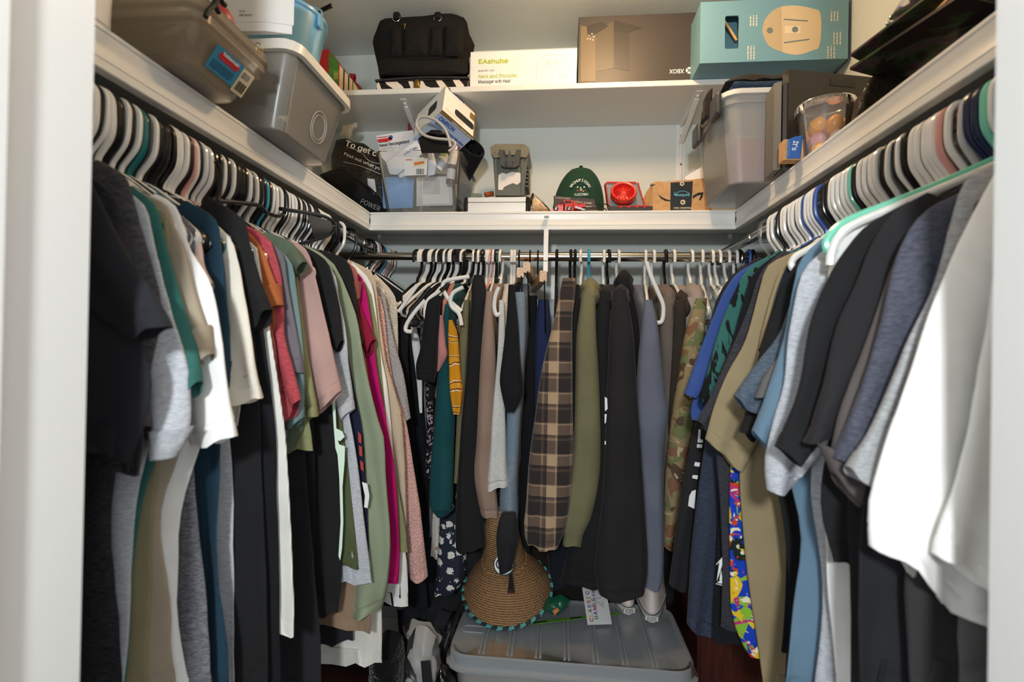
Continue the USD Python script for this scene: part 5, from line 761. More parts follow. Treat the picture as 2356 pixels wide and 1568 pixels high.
solo('shoe_box', box(.77, .866, .82, 1.07, ZS, 1.829, .002), plain('navy_carton', (34, 38, 54), .5), 'dark navy box under the glossy folders on the right shelf', 'box', False)
t = thing('zip_pouch', 'clear plastic zip pouch with a silver clip on the right shelf', 'pouch', onZ(1.872, 2060, 30))
part(t, 'pouch', puff(A([onZ(1.885, *q) for q in ((2048, 38), (2075, 60), (2180, -5), (2260, -60), (2120, -60))]), (0, 0, 1), .022, 9, .004, back=.4), CLEAR, 70)
c = onZ(1.885, 2050, 40)
for dx, dy in ((0, 0), (-8, 14), (-2, 22)): part(t, 'clip_bead', trimesh.creation.icosphere(2, .005).apply_translation(onZ(1.885, 2052+dx, 40+dy)), STEEL)
# --- lower back shelf, left to right
CRK = mat('crinkled_black', {'t': ('texture_coordinate', {}), 'n': ('noise_texture', {'scale': 55., 'detail': 4., 'roughness': .7}), 'b': ('bump', {'strength': .9, 'distance': .008}), 'p': ('principled_bsdf', {'base_color': lin(30, 25, 21), 'roughness': .25})}, [('t.object', 'n.vector'), ('n.fac', 'b.height'), ('b.normal', 'p.normal')])
def ptx(t, s, y, p0, p1, h, m, bold=True, lift=0.):
    a, b = onY(y, *p0), onY(y, *p1); part(t, 'lettering', text(s, h, a-A([0, lift, 0]), b-a, (0, 0, 1), bold, .0006, np.linalg.norm(b-a)), m, False)
t = thing('shopping_bag', 'crinkled black shopping bag with white lettering in the left corner', 'bag', onY(1.85, 830, 470))
sp = traced(1.86, [(762, 356), (775, 322), (796, 318), (812, 326), (838, 330), (858, 346), (882, 356), (900, 420), (904, 484), (780, 484), (764, 420)]); sp[:, 2] = np.maximum(sp[:, 2], ZS)
part(t, 'bag_body', puff(sp, (0, -1, 0), .05, 13, .008, 8, 30., .4), CRK, 60)
ptx(t, 'To get o', 1.79, (792, 334), (866, 360), .020, INKW, True); ptx(t, 'Find out what you', 1.79, (790, 356), (880, 394), .011, INKW, False)
part(t, 'printed_line', tube(smooth_path(traced(1.795, [(800, 338), (830, 350), (850, 370), (880, 378)]), 4), .0008, 5), INKW); part(t, 'printed_line', tube(smooth_path(traced(1.795, [(790, 372), (830, 382), (880, 402)]), 4), .0008, 5), INKW)
solo('plastic_wrap', puff(traced(1.82, [(782, 312), (786, 288), (806, 284), (821, 281), (822, 292), (812, 298), (806, 318)]), (0, -1, 0), .010, 14, .002), translucent('wrap', (214, 206, 190), .35, .2), 'torn cream plastic wrapper rising above the black shopping bag', 'wrapper', 60)
POUCH = fabric('pouch_black', (30, 30, 32)); po = traced(1.765, [(735, 402), (762, 390), (795, 394), (822, 414), (850, 438), (868, 455), (867, 464), (852, 467), (835, 466), (800, 452), (760, 428)])
t = thing('zip_pouch', 'black padded zip pouch leaning over the left shelf corner', 'pouch', onY(1.76, 800, 440)); part(t, 'pouch_body', puff(po, (0, -1, 0), .022, 15, .003), POUCH, 70)
part(t, 'zip', tube(smooth_path([onY(1.757, *p) for p in [(770, 388), (800, 391), (826, 412), (855, 436), (870, 452)]], 5), .0035, 8), plain('zip_black', (20, 20, 21), .35)); part(t, 'zip_tab', box(*(onY(1.757, 784, 383)[0]+A([-.012, .012])), 1.752, 1.76, *(onY(1.757, 784, 383)[2]+A([-.006, .008])), .002), plain('zip_black', (20, 20, 21), .35))
solo('grey_card', puff(traced(1.80, [(845, 410), (862, 412), (866, 440), (860, 448), (846, 425)]), (0, -1, 0), .004, 1, 0), plain('card_grey', (206, 208, 212), .4), 'pale grey card tucked behind the black zip pouch', 'card')
t = thing('carrier_bag', 'black folded bag with thin silver capitals at the shelf corner', 'bag', onY(1.75, 850, 485)); ob = traced(1.775, [(806, 452), (840, 456), (884, 466), (900, 490), (806, 490)]); ob[:, 2] = np.maximum(ob[:, 2], ZS)
part(t, 'bag_body', puff(ob, (0, -1, 0), .016, 16, .002), KB, 60); ptx(t, 'POWER', 1.752, (828, 466), (872, 486), .017, INKG, False)
mb, mr = (-.628, -.372, 1.735, 1.945), (-.640, -.347, 1.665, 1.985); mz = 1.868
t = thing('storage_box', 'clear open plastic box crammed with medicines on the back shelf', 'storage box', (-.5, 1.84, ZS)); part(t, 'box', tub(mb, mr, ZS, mz, r=.028, lip=.006, drop=.008), CLEAR)
f0 = A([0, mr[2], mz]); f1 = A([0, mb[2], ZS]); nn = unit(A([0, -(f0-f1)[2], (f0-f1)[1]])); uu = unit(f0-f1)
def front(px, py): return on_plane(f1, nn, (px, py))+nn*.001
def fplate(t, q, m, name, d=.0006, lift=0.):
    P = [front(*p) for p in q]; o = A([0, f1[1], f1[2]]); part(t, name, plate(sg.Polygon([((p-o)[0], (p-o)@uu) for p in P]), o+nn*(.001+lift), FX, uu, d), m, False)
fplate(t, [(931, 364), (984, 361), (982, 402), (931, 404)], PAPERW, 'sticker'); fplate(t, [(950, 368), (970, 362), (982, 366), (982, 376), (974, 384), (952, 384)], plain('tag_cream', (232, 222, 200), .5), 'price_tag', .0006, .0007); fplate(t, [(953, 374), (976, 370), (976, 376), (954, 380)], plain('tag_orange', (226, 120, 44), .5), 'price_strip', .0006, .0014)
a, b = front(934, 369), front(951, 369); part(t, 'lettering', text('Sterilite', .005, a+nn*.001, b-a, uu, True, .0004, .022), INKR, False)
for i in range(9): fplate(t, [(958+2.1*i, 388), (959+2.1*i, 388), (959+2.1*i, 401), (958+2.1*i, 401)], INK, 'barcode_bar', .0004, .0008)
MASKB = fabric('mask_blue', (120, 166, 220))
solo('mask_packet', puff(traced(1.76, [(878, 412), (884, 407), (944, 406), (952, 410), (950, 478), (882, 480)]), (0, -1, 0), .012, 21, .003), MASKB, 'sky blue pack of face masks standing in the medicine box', 'packet', 60)
solo('paper_pad', hull([onY(y, *q) for y in (1.775, 1.80) for q in ((958, 408), (1040, 404), (1042, 472), (958, 474))]), plain('pad_grey', (206, 210, 212), .6), 'pale grey pad of printed leaflets standing in the medicine box', 'paper', False)
t = thing('leaflet', 'printed leaflet with ruled columns in front of the grey pad', 'paper', onY(1.774, 1000, 440)); P = [onY(1.773, *q) for q in ((970, 410), (1032, 408), (1034, 468), (972, 470))]
part(t, 'sheet', hull(P+[p+A([0, .0006, 0]) for p in P]), PAPERW, False); lines(t, [(0, -.003*i, .06) for i in range(18)], onY(1.7725, 974, 414), FX, FZ, INKG, 'small_print', .002, 8)
WP = plain('sachet_white', (222, 228, 236), .4)
def packet(q, y, th, label, seed, txt=None):
    s = thing('medicine_packet', label, 'packet', onY(y, *q[0])); part(s, 'sachet', puff(traced(y, q), (0, -1, .15), th, seed, .002), WP, 60)
    if txt: ptx(s, *txt)
packet([(888, 372), (945, 330), (958, 322), (974, 350), (950, 376), (912, 402), (896, 400)], 1.71, .007, 'slanting white dressing sachet with a blue 1 in the medicine box', 22, ('1 NATURAL', 1.698, (930, 356), (962, 340), .008, INKB, True))
packet([(984, 348), (995, 342), (1004, 378), (1000, 402), (984, 404)], 1.70, .006, 'white sachet standing right of the price sticker', 23)
packet([(905, 385), (940, 372), (948, 398), (920, 410)], 1.73, .006, 'crumpled white sachet low behind the slanting dressing sachet', 24)
t = thing('medicine_box', 'white nasal decongestant box with a red band rising from the clear box', 'box', onY(1.83, 910, 340)); q = [(866, 312), (950, 299), (960, 372), (882, 380)]; P = [onY(1.80, *p) for p in q]
part(t, 'carton', hull(P+[p+A([.004, .03, .002]) for p in P]), plain('carton_palegrey', (222, 222, 228), .5), False)
def dq(px, py): return onY(1.7994, px, py)
def dpoly(q, m, name): o = A([0, 1.7994, 0]); part(t, name, plate(sg.Polygon([(dq(*p)[0], dq(*p)[2]) for p in q]), o, FX, FZ, .0005), m, False)
dpoly([(868, 321), (900, 316), (902, 322), (890, 326), (870, 327)], INKR, 'red_band'); part(t, 'badge', plate(sg.Point(0, 0).buffer(.008), dq(899, 316), FX, FZ, .0005), INKB, False)
a, b = dq(869, 318), dq(894, 314.5); part(t, 'lettering', text('Walgreens', .0045, a-A([0, .0006, 0]), b-a, FZ, True, .0004, np.linalg.norm(b-a)), INKR, False)
a, b = dq(873, 338), dq(942, 328); part(t, 'lettering', text('Nasal Decongestant', .0105, a-A([0, .0006, 0]), b-a, FZ, True, .0004, np.linalg.norm(b-a)), INK, False)
a, b = dq(872, 329), dq(892, 326); part(t, 'lettering', text('NON-DROWSY', .003, a-A([0, .0006, 0]), b-a, FZ, True, .0004, np.linalg.norm(b-a)), INK, False)
lines(t, [(0, 0, .045), (0, -.005, .06), (.002, -.012, .05)], dq(875, 342)-A([0, .0006, 0]), b-a, FZ, INKG, 'small_print', .003)
for i, (px, py, ang, cc, lab, hh) in enumerate(((1022, 352, 20, (238, 236, 230), 'white pill bottle with a green and orange label', .05), (1018, 376, 35, (230, 232, 236), 'white pill bottle with a blue printed label', .05), (1038, 398, 5, (92, 62, 56), 'amber bottle with a white label and white cap', .08), (1043, 360, 8, (240, 238, 232), 'white squeeze bottle with a pointed nozzle', .06))):
    p = onY(1.735, px, py); t = thing('medicine_bottle', lab+' in the medicine box', 'bottle', p); R_ = roty(math.radians(ang))
    part(t, 'bottle_body', xf(lathe([(0, -hh/2), (.013, -hh/2), (.0145, -hh/2+.002), (.0145, hh*.3), (.009, hh*.42), (0, hh*.42)], k=20), R_, p), plain(f'bottle_{i}', cc, .3))
    part(t, 'cap', xf(lathe([(0, hh*.40), (.0105, hh*.40), (.0105, hh*.62), (.004 if i == 3 else .009, hh*.66), (.003 if i == 3 else 0, hh*(1.0 if i == 3 else .66)), (0, hh*(1.02 if i == 3 else .66))], k=20), R_, p), PAPERW)
    part(t, 'label_band', xf(lathe([(.0148, -hh*.3), (.0149, -hh*.3), (.0149, hh*.15), (.0148, hh*.15)], k=20), R_, p), plain(f'bottle_label_{i}', [(150, 180, 110), (150, 170, 200), (226, 226, 222), (236, 236, 232)][i], .5))
solo('cold_pack', puff(traced(1.80, [(985, 405), (1000, 398), (1046, 402), (1050, 470), (1040, 480), (990, 478)]), (0, -1, 0), .02, 27, .006), fabric('cloth_darkgreen', (66, 82, 72)), 'dark green bag behind the leaflet in the medicine box', 'bag', 60)
# blood pressure monitor carton, tilted
CY = 1.63; o_ = onY(CY, 1018, 252); V = [onY(CY+k_*CY/1.78, *q)-o_ for k_, q in zip((.102, .086, .090), ((1090, 315), (1026, 196), (950, 320)))]
t = thing('monitor_carton', 'white and blue blood pressure monitor carton tilted on its corner', 'box', o_); c8 = [o_+V[0]*i+V[1]*j+V[2]*k_ for i in (0, 1) for j in (0, 1) for k_ in (0, 1)]
part(t, 'carton', hull(c8), PAPERW, False); L_ = [np.linalg.norm(v) for v in V]; E_ = [unit(v) for v in V]
def face(a, b, out, poly, m, name, d=.0005, lift=.0004): o = o_-E_[out]*(d+lift); mm = trimesh.util.concatenate([trimesh.creation.extrude_polygon(g, d, engine='earcut') for g in getattr(poly, 'geoms', [poly])]); R = np.stack([E_[a], E_[b], E_[out]], 1); part(t, name, xf(mm, R, o), m, False)
BP = plain('carton_blue', (176, 194, 222), .5); GOLD = plain('carton_gold', (140, 110, 62), .4)
face(0, 2, 1, sg.box(0, .0, L_[0], L_[2]), BP, 'blue_panel'); face(0, 2, 1, sg.box(0, 0, L_[0], .014), GOLD, 'gold_band', .0005, .001); face(0, 1, 2, sg.box(0, L_[1]-.006, L_[0], L_[1]), GOLD, 'gold_band'); face(0, 1, 2, sg.box(L_[0]-.004, 0, L_[0], L_[1]), GOLD, 'gold_band')
face(0, 1, 2, rect(.05, .030, .135, .066, .012), INK, 'printed_monitor'); face(0, 1, 2, rect(.115, .085, .140, .12, .006), GOLD, 'printed_seal'); face(0, 1, 2, sg.box(.012, .012, .09, .026), plain('print_pale', (222, 216, 206), .5), 'printed_strip')
face(1, 2, 0, rect(.05, .04, .10, .085, .008), INK, 'printed_monitor')
def ftext(s, h, a, b, out, x, y, m, w, bold=True): R = np.stack([E_[a], E_[b], -E_[out]], 1); mm = meshkit.text_mesh(s, h, .0005, bold); mm.vertices[:, 0] *= w/mm.vertices[:, 0].max(); q_ = o_+E_[a]*x+E_[b]*y-E_[out]*.0016; part(t, 'lettering', xf(mm, R, q_) if np.linalg.det(R) > 0 else xf(mm, np.stack([E_[a], E_[b], -E_[out]], 1), q_), m, False)
ftext('OMRON', .013, 0, 1, 2, .012, .132, INKB, .07, False)
R = np.stack([E_[0], -E_[2], -E_[1]], 1)
for s, h, x, y, m, w in (('OMRON', .015, .010, .036, INKB, .066), ('Blood Pressure Monitor', .010, .012, .056, INKB, .125), ('UPPER ARM', .011, .066, .074, INKR, .07), ('CLINICALLY PROVEN ACCURATE', .006, .05, .0115, INKW, .095)):
    mm = meshkit.text_mesh(s, h, .0005, True); mm.vertices[:, 0] *= w/mm.vertices[:, 0].max(); part(t, 'lettering', xf(mm, R, o_+E_[0]*x+E_[2]*y-E_[1]*.002), m, False)
solo('red_booklet', hull([onY(y, *q) for y in (1.93, 1.96) for q in ((938, 286), (956, 263), (956, 330), (938, 330))]), plain('booklet_red', (128, 46, 46), .5), 'dark red booklet behind the tilted monitor carton', 'booklet', False)
t = thing('pressure_monitor', 'black blood pressure monitor with a grey air hose looped over it', 'monitor', onY(1.61, 1003, 340))
part(t, 'monitor_body', hull([onY(y, *q) for y in (1.60, 1.625) for q in ((962, 318), (990, 300), (1028, 306), (1036, 330), (1034, 352), (970, 352))]), BLACKP, 30); part(t, 'top_panel', puff(traced(1.597, [(982, 308), (990, 299), (1016, 300), (1028, 312), (1010, 316)]), (0, -1, 0), .012, 3, 0), BLACKP, 60)
part(t, 'hose', tube(smooth_path(traced(1.58, [(1032, 348), (1044, 340), (1047, 330), (1036, 322), (1000, 318), (975, 310), (959, 292), (960, 276), (974, 268), (998, 274), (1018, 290), (1028, 306), (1034, 325), (1036, 338)]), 6), .0046, 10), plain('hose_grey', (178, 174, 166), .45))
ca, cb = onY(1.78, 1089, 338), onY(1.90, 1052, 412); t = thing('arm_cuff', 'rolled black arm cuff sticking up out of the medicine box', 'cuff', ca); d = unit(ca-cb); w1 = unit(np.cross(d, (0, 1, .3))); w2 = np.cross(d, w1); a = np.linspace(0, 2*np.pi, 33)[:-1]
def ringc(p, r): return p+r*(np.cos(a)[:, None]*w1*1.08+np.sin(a)[:, None]*w2*.95)
part(t, 'cuff_roll', grid(A([ringc(cb, .030), ringc(cb+d*.02, .042), ringc(ca-d*.004, .044), ringc(ca, .042), ringc(ca, .038), ringc(ca-d*.06, .037), ringc(ca-d*.06, .002)]), True, True, True), POUCH, 50)
sp_ = [ca-d*.02+(.034-.0016*i)*(math.cos(i*.5)*w1+math.sin(i*.5)*w2) for i in range(16)]; part(t, 'inner_wrap', grid(A([[p+d*.018 for p in sp_], [p+d*.0*1-d*.03 for p in sp_]]), False), POUCH, 60)
cs = (-.337, -.119, 1.738, 1.93); zc_ = ZS+.054; ALU = plain('brushed_aluminium', (226, 226, 224), .35, metallic=.3)
t = thing('silver_case', 'flat silver metal case with black corners on the back shelf', 'case', (-.228, 1.83, ZS)); part(t, 'case_base', box(cs[0]+.006, cs[1]-.006, cs[2], cs[3], ZS, ZS+.035, .002), ALU); part(t, 'case_lid', box(cs[0]+.006, cs[1]-.006, cs[2], cs[3], ZS+.036, zc_, .002), ALU)
for x in (cs[0], cs[1]): part(t, 'end_cap', box(x-.007 if x < -.2 else x-.009, x+.009 if x < -.2 else x+.007, cs[2]-.002, cs[3]+.002, ZS, zc_+.001, .006), BLACKP, label='black end cap')
part(t, 'key_bunch', cat_([box(cs[1]+.010, cs[1]+.016, 1.75, 1.756, ZS+.004*k_*2, ZS+.004*k_*2+.006, .001) for k_ in range(3)]), STEEL)
OLV = plain('lockbox_grey', (88, 92, 84), .5); OLD = plain('lockbox_dark', (62, 64, 62), .5); TAU = plain('lockbox_taupe', (112, 108, 92), .5)
t = thing('lock_box', 'grey plastic latch box with a torn white label standing on the silver case', 'box', (-.19, 1.85, zc_)); yl = 1.775
def tq(q, y0, y1, m, name, sm=False): part(t, name, hull([onY(y0, *p) for p in q]+[onY(y0, *p)+A([0, y1-y0, 0]) for p in q]), m, sm)
zb_ = onY(yl, 1170, 452)[2]; dzb = zc_-zb_
tq([(1134, 362), (1214, 362), (1205, 449.5), (1140, 449.5)], yl, 1.90, OLV, 'box_body'); tq([(1128, 338), (1140, 331), (1206, 331), (1217, 339), (1217, 352), (1211, 362), (1136, 362), (1129, 352)], yl-.012, 1.91, TAU, 'lid')
tq([(1148, 344), (1198, 344), (1194, 380), (1186, 384), (1160, 384), (1152, 380)], yl-.024, yl-.008, OLD, 'latch_plate'); tq([(1160, 344), (1188, 344), (1184, 356), (1164, 356)], yl-.03, yl-.02, TAU, 'latch_tab')
tq([(1169, 358), (1173, 344), (1177, 358), (1180, 372), (1177, 383), (1168, 383), (1165, 372)], yl-.036, yl-.02, OLD, 'latch_knob'); part(t, 'latch_wire', tube(smooth_path(traced(yl-.032, [(1162, 370), (1172, 367), (1182, 370)]), 3), .0012, 6), STEEL)
for x, s in ((1146, 1), (1201, -1)): part(t, 'wire_hook', tube(smooth_path(traced(yl-.03, [(x+4*s, 337), (x, 334), (x, 346), (x-2*s, 358), (x+3*s, 362)]), 4), .0014, 6), STEEL)
for x in (1141, 1202): tq([(x-3, 352), (x+3, 352), (x+3, 449), (x-2, 449)], yl-.006, yl+.01, OLV, 'side_rib')
for k_ in range(6): tq([(1208, 380+9*k_), (1216, 380+9*k_), (1215, 385+9*k_), (1207, 385+9*k_)], yl+.02, 1.89, OLD, 'grip_slot')
lab_ = [(1147, 402), (1156, 397), (1165, 400), (1178, 395), (1198, 398), (1198, 418), (1190, 425), (1180, 421), (1168, 426), (1160, 430), (1156, 437), (1146, 436)]
part(t, 'torn_label', plate(sg.Polygon([(onY(yl, *p)[0], onY(yl, *p)[2]) for p in lab_]), (0, yl, 0), FX, FZ, .0006), plain('label_torn', (226, 220, 214), .7), False, 'torn white label')
solo('lighter', cyl(onY(1.80, 1116, 448), onY(1.81, 1135, 445), .009, 14), plain('amber_plastic', (150, 66, 26), .15), 'amber cigarette lighter lying against the latch box', 'lighter'); solo('glass_vial', cyl(onY(1.80, 1084, 448), onY(1.80, 1108, 450), .006, 14), translucent('green_glass', (150, 170, 140), .5, .05), 'small green glass vial lying on the silver case', 'vial')
br = traced(1.80, [(1217, 486), (1219, 462), (1226, 446), (1236, 454), (1250, 466), (1260, 478), (1266, 488)]); br[:, 2] = np.maximum(br[:, 2], ZS)
t = thing('bread_bag', 'tan bread roll in clear wrap beside the silver case', 'bread', onY(1.8, 1240, 487)); part(t, 'bread', puff(br, (0, -1, 0), .03, 51, .003), ramped('bread_crust', ('noise_texture', {'scale': 40., 'detail': 3.}), [(.3, (214, 178, 128)), (.55, (232, 202, 160)), (.7, (190, 130, 84))], interp=True), 60)
part(t, 'wrap', puff((br-br.mean(0))*1.06+br.mean(0)+A([0, 0, .003]), (0, -1, 0), .034, 52, .004), CLEAR, 60)
# cap
cp = onY(1.86, 1330, 384); CAPG = fabric('cap_green', (36, 66, 52)); cz0 = ZS; cc = A([onY(1.86, 1328, 450)[0], 1.86, 0]); t = thing('baseball_cap', 'dark green baseball cap with white and coloured embroidery', 'cap', (cc[0], cc[1], ZS))
hz = cp[2]-ZS; rings = []; nn2 = 40; aa = np.arange(nn2)*2*np.pi/nn2; rx_ = .5*(onY(1.86, 1388, 470)[0]-onY(1.86, 1268, 470)[0])
for s in np.linspace(0, 1, 14): f_ = math.sqrt(max(0, 1-s**2.3)); rings.append(np.stack([cc[0]+.012*s*0+rx_*f_*np.cos(aa)*(1+.02*np.cos(3*aa))+.012*(s), cc[1]+.082*f_*np.sin(aa), np.full(nn2, ZS+.004+(hz-.004)*s)], 1))
part(t, 'crown', grid(A(rings), True, True, True), CAPG, 70); part(t, 'button', lathe([(0, .004), (.006, .003), (.007, 0), (0, -.001)], (cc[0]+.012, cc[1], cp[2]), 14), CAPG)
part(t, 'brim', puff(A([cc+A([x, y, ZS+.006]) for x, y in ((-.085, -.02), (-.10, -.05), (-.085, -.075), (-.06, -.06), (-.05, -.02))])*A([1, 1, 1]), (0, 0, 1), .005, 2, 0), plain('brim_dark', (24, 30, 28), .8))
def cap_pt(px, py, lift=.001):
    d = ray((px, py)); best = None
    for s in np.linspace(1.70, 1.90, 160):
        p = EYE+d*(s-EYE[1])/d[1]; s_ = np.clip((p[2]-ZS)/hz, 0, 1); f_ = math.sqrt(max(1e-6, 1-s_**2.3))
        if ((p[0]-cc[0]-.012*s_)/(rx_*f_))**2+((p[1]-cc[1])/(.082*f_))**2 < 1: best = p; break
    return (best if best is not None else onY(1.79, px, py))-A([0, lift+.0008, 0])
def arc_text(s, q, h, m):
    yc = cap_pt(1336, 435)[1]-.0035; P = resample([onY(yc, *p) for p in smooth_path([(*p, 0) for p in q], 8)[:, :2]], 60); n_ = len(s)
    for i, ch in enumerate(s):
        if ch == ' ': continue
        k_ = int((i+.1)/n_*58); e_ = unit(P[min(k_+3, 59)]-P[max(k_-1, 0)]); part(t, 'embroidery', text(ch, h, P[k_], e_, (0, 0, 1), True, .0010), m, False)
arc_text('MACHUPICCHU', [(1314, 432), (1322, 423), (1334, 417), (1345, 420), (1356, 432)], .0085, INKW); arc_text('CUSCO PERU', [(1321, 450), (1337, 450), (1352, 449)], .0078, INKW)
for px, py, c_, r_ in ((1328, 433, (60, 140, 80), .0026), (1328, 439, (200, 50, 50), .003), (1332, 439, (60, 90, 190), .0028), (1337, 437, (226, 180, 50), .0042), (1343, 434, (50, 60, 140), .003), (1347, 439, (200, 50, 50), .0026), (1342, 440, (230, 230, 226), .0024), (1337, 442.5, (60, 140, 80), .0024), (1329, 430.5, (230, 230, 226), .0028), (1344, 430.5, (230, 230, 226), .003), (1336, 432.5, (230, 230, 226), .0026)):
    part(t, 'embroidery', trimesh.creation.icosphere(1, r_).apply_transform(np.diag([1, .4, 1, 1])).apply_translation(cap_pt(px, py)), plain('thread_%d_%d_%d' % c_, c_, .7))
MG = plain('game_card_brown', (58, 40, 34), .5); t = thing('game_pack', 'brown printed marble game card pack in front of the green cap', 'game pack', onY(1.775, 1310, 486)); gp = [(1274, 450), (1367, 458), (1369, 464), (1372, 486), (1274, 486)]
P = [onY(1.765, *p) for p in gp]
for p in P: p[2] = max(p[2], ZS)
part(t, 'card', hull(P+[p+A([0, .004, 0]) for p in P]), MG, False)
for s, p0, p1, h in (('CLASSIC GAMES', (1277, 456), (1312, 459), .006), ('MARBLE GAME', (1313, 465), (1362, 470), .007)): a, b = onY(1.7642, *p0), onY(1.7642, *p1); part(t, 'lettering', text(s, h, a, b-a, FZ, False, .0005, np.linalg.norm(b-a)), plain('ink_tan', (206, 190, 170), .6), False)
part(t, 'blister', puff(traced(1.762, [(1330, 472), (1374, 474), (1380, 486), (1330, 486)]), (0, -1, 0), .012, 3, .001), translucent('blister', (90, 84, 84), .6, .05), 60)
RED = plain('toy_red', (206, 40, 34), .2, coat_weight=.6); t = thing('toy_truck', 'red toy pickup truck parked at the front of the back shelf', 'toy car', onY(1.74, 1310, 486)); ty = 1.728
def tr(q, y0, y1): P = [onY(ty, *p) for p in q]; return hull([A([p[0], y, max(p[2], ZS+.001)]) for p in P for y in (y0, y1)])
y0, y1 = ty, ty+.055
part(t, 'hood', tr([(1268, 482), (1285, 470), (1299, 468), (1299, 485), (1270, 486)], y0, y1), RED, 25); part(t, 'cab', cat_([tr([(1297, 462), (1318, 460), (1320, 484), (1296, 484)], y0, y1)]), RED, 25); part(t, 'roof', tr([(1297, 459.5), (1303, 458.5), (1318, 460.5), (1320, 463), (1295, 463)], y0+.004, y1-.004), RED, 25)
part(t, 'window', tr([(1300, 461.5), (1314, 462.5), (1315, 467), (1299, 468)], y0-.0008, y0+.002), plain('toy_glass', (52, 40, 40), .1), False); part(t, 'windscreen', tr([(1288, 467), (1295, 462), (1295, 468)], y0+.004, y1-.004), plain('toy_glass', (52, 40, 40), .1), False)
part(t, 'bed', cat_([tr([(1318, 467), (1328, 463), (1328, 478), (1318, 480)], y0, y1), tr([(1328, 470), (1346, 468), (1348, 474), (1328, 480)], y0, y0+.004), tr([(1328, 470), (1346, 468), (1348, 474), (1328, 480)], y1-.004, y1)]), RED, 25); part(t, 'bumper', tr([(1324, 474), (1346, 481), (1345, 484), (1323, 478)], y0-.002, y0+.002), STEEL, False)
for px in (1309.5, 1279):
    c = onY(ty, px, 481.5)
    for yy in (y0-.001, y1-.009): part(t, 'wheel', lathe([(0, 0), (.006, 0), (.009, .001), (.0092, .008), (.006, .010), (0, .010)], k=20).apply_transform(trimesh.transformations.rotation_matrix(-math.pi/2, [1, 0, 0])).apply_translation((c[0], yy, ZS+.0093)), plain('tyre', (24, 24, 25), .6))
    part(t, 'hubcap', lathe([(0, .0012), (.004, .001), (.0058, 0), (0, 0)], k=16).apply_transform(trimesh.transformations.rotation_matrix(math.pi/2, [1, 0, 0])).apply_translation((c[0], y0-.0012, ZS+.0093)), STEEL)
GP = plain('game_grey', (140, 138, 138), .4); t = thing('spinner_game', 'grey tray with a red fluted plastic spinner wheel', 'toy', onY(1.78, 1440, 486)); sy = 1.775
def sq(q, d, m, name, y=sy): P = [onY(y, *p) for p in q]; part(t, name, hull([A([p[0], y+dd, max(p[2], ZS)]) for p in P for dd in (0, d)]), m, False)
sq([(1392, 420), (1470, 420), (1482, 478), (1400, 478)], .03, GP, 'tray'); sq([(1396, 417.5), (1464, 418), (1464, 421), (1396, 421)], .034, RED, 'top_edge', sy-.004)
for k_ in range(9): sq([(1391.5+k_*.9, 421+6.2*k_), (1394.5+k_*.9, 420+6.2*k_), (1395.5+k_*.9, 424+6.2*k_), (1392.5+k_*.9, 425.5+6.2*k_)], .034, RED, 'ratchet_tooth', sy-.006); sq([(1466+k_*1.7, 421+5.6*k_), (1469+k_*1.7, 420+5.6*k_), (1470.5+k_*1.7, 424+5.6*k_), (1467.5+k_*1.7, 425+5.6*k_)], .034, RED, 'ratchet_tooth', sy-.006)
wc = onY(sy-.012, 1434, 447); R_ = rotx(math.radians(62)); wa = .044
part(t, 'wheel', xf(lathe([(0, .004), (.012, .006), (.030, .004), (.036, .016), (.0425, .017), (.044, .014), (.044, -.002), (0, -.002)], k=44), R_, wc), RED)
for k_ in range(14): an = k_*2*math.pi/14; fl = xf(hull([(.008, -.0012, .004), (.008, .0012, .004), (.036, -.0032, .004), (.036, .0032, .004), (.036, 0, .013), (.010, 0, .008)]), rotz(an)); part(t, 'flute', xf(fl, R_, wc), RED, False)
t = thing('card_game', 'black flat box with a red zigzag edge in front of the spinner', 'game box', onY(1.74, 1450, 486)); P0_ = onY(1.742, 1402, 474); P1_ = onY(1.742, 1502, 476)
part(t, 'box', box(P0_[0], P1_[0], 1.742, 1.76, ZS, P0_[2], .002), plain('box_charcoal', (46, 44, 44), .5)); zz = P0_[2]
xs = [onY(1.741, x, 475)[0] for x in (1419, 1494)]; part(t, 'red_edge', cat_([box(xs[0], xs[1], 1.7405, 1.75, zz-.002, zz+.0015)]+[hull([(xs[0]+f_*(xs[1]-xs[0])+dx, y, zz-.002+dz) for dx, dz in ((-.005, 0), (.005, 0), (0, -.006)) for y in (1.7405, 1.7425)]) for f_ in (.13, .37, .63, .86)]), RED, False)
solo('spectacles', cat_([tube(smooth_path(traced(1.77, [(1368, 465), (1380, 468), (1396, 470), (1404, 476)]), 4), .002, 6), tube(smooth_path(traced(1.76, [(1382, 478), (1392, 480), (1396, 486)]), 4), .0018, 6)]), BLACKP, 'black folded spectacle frame between cap and spinner', 'spectacles')
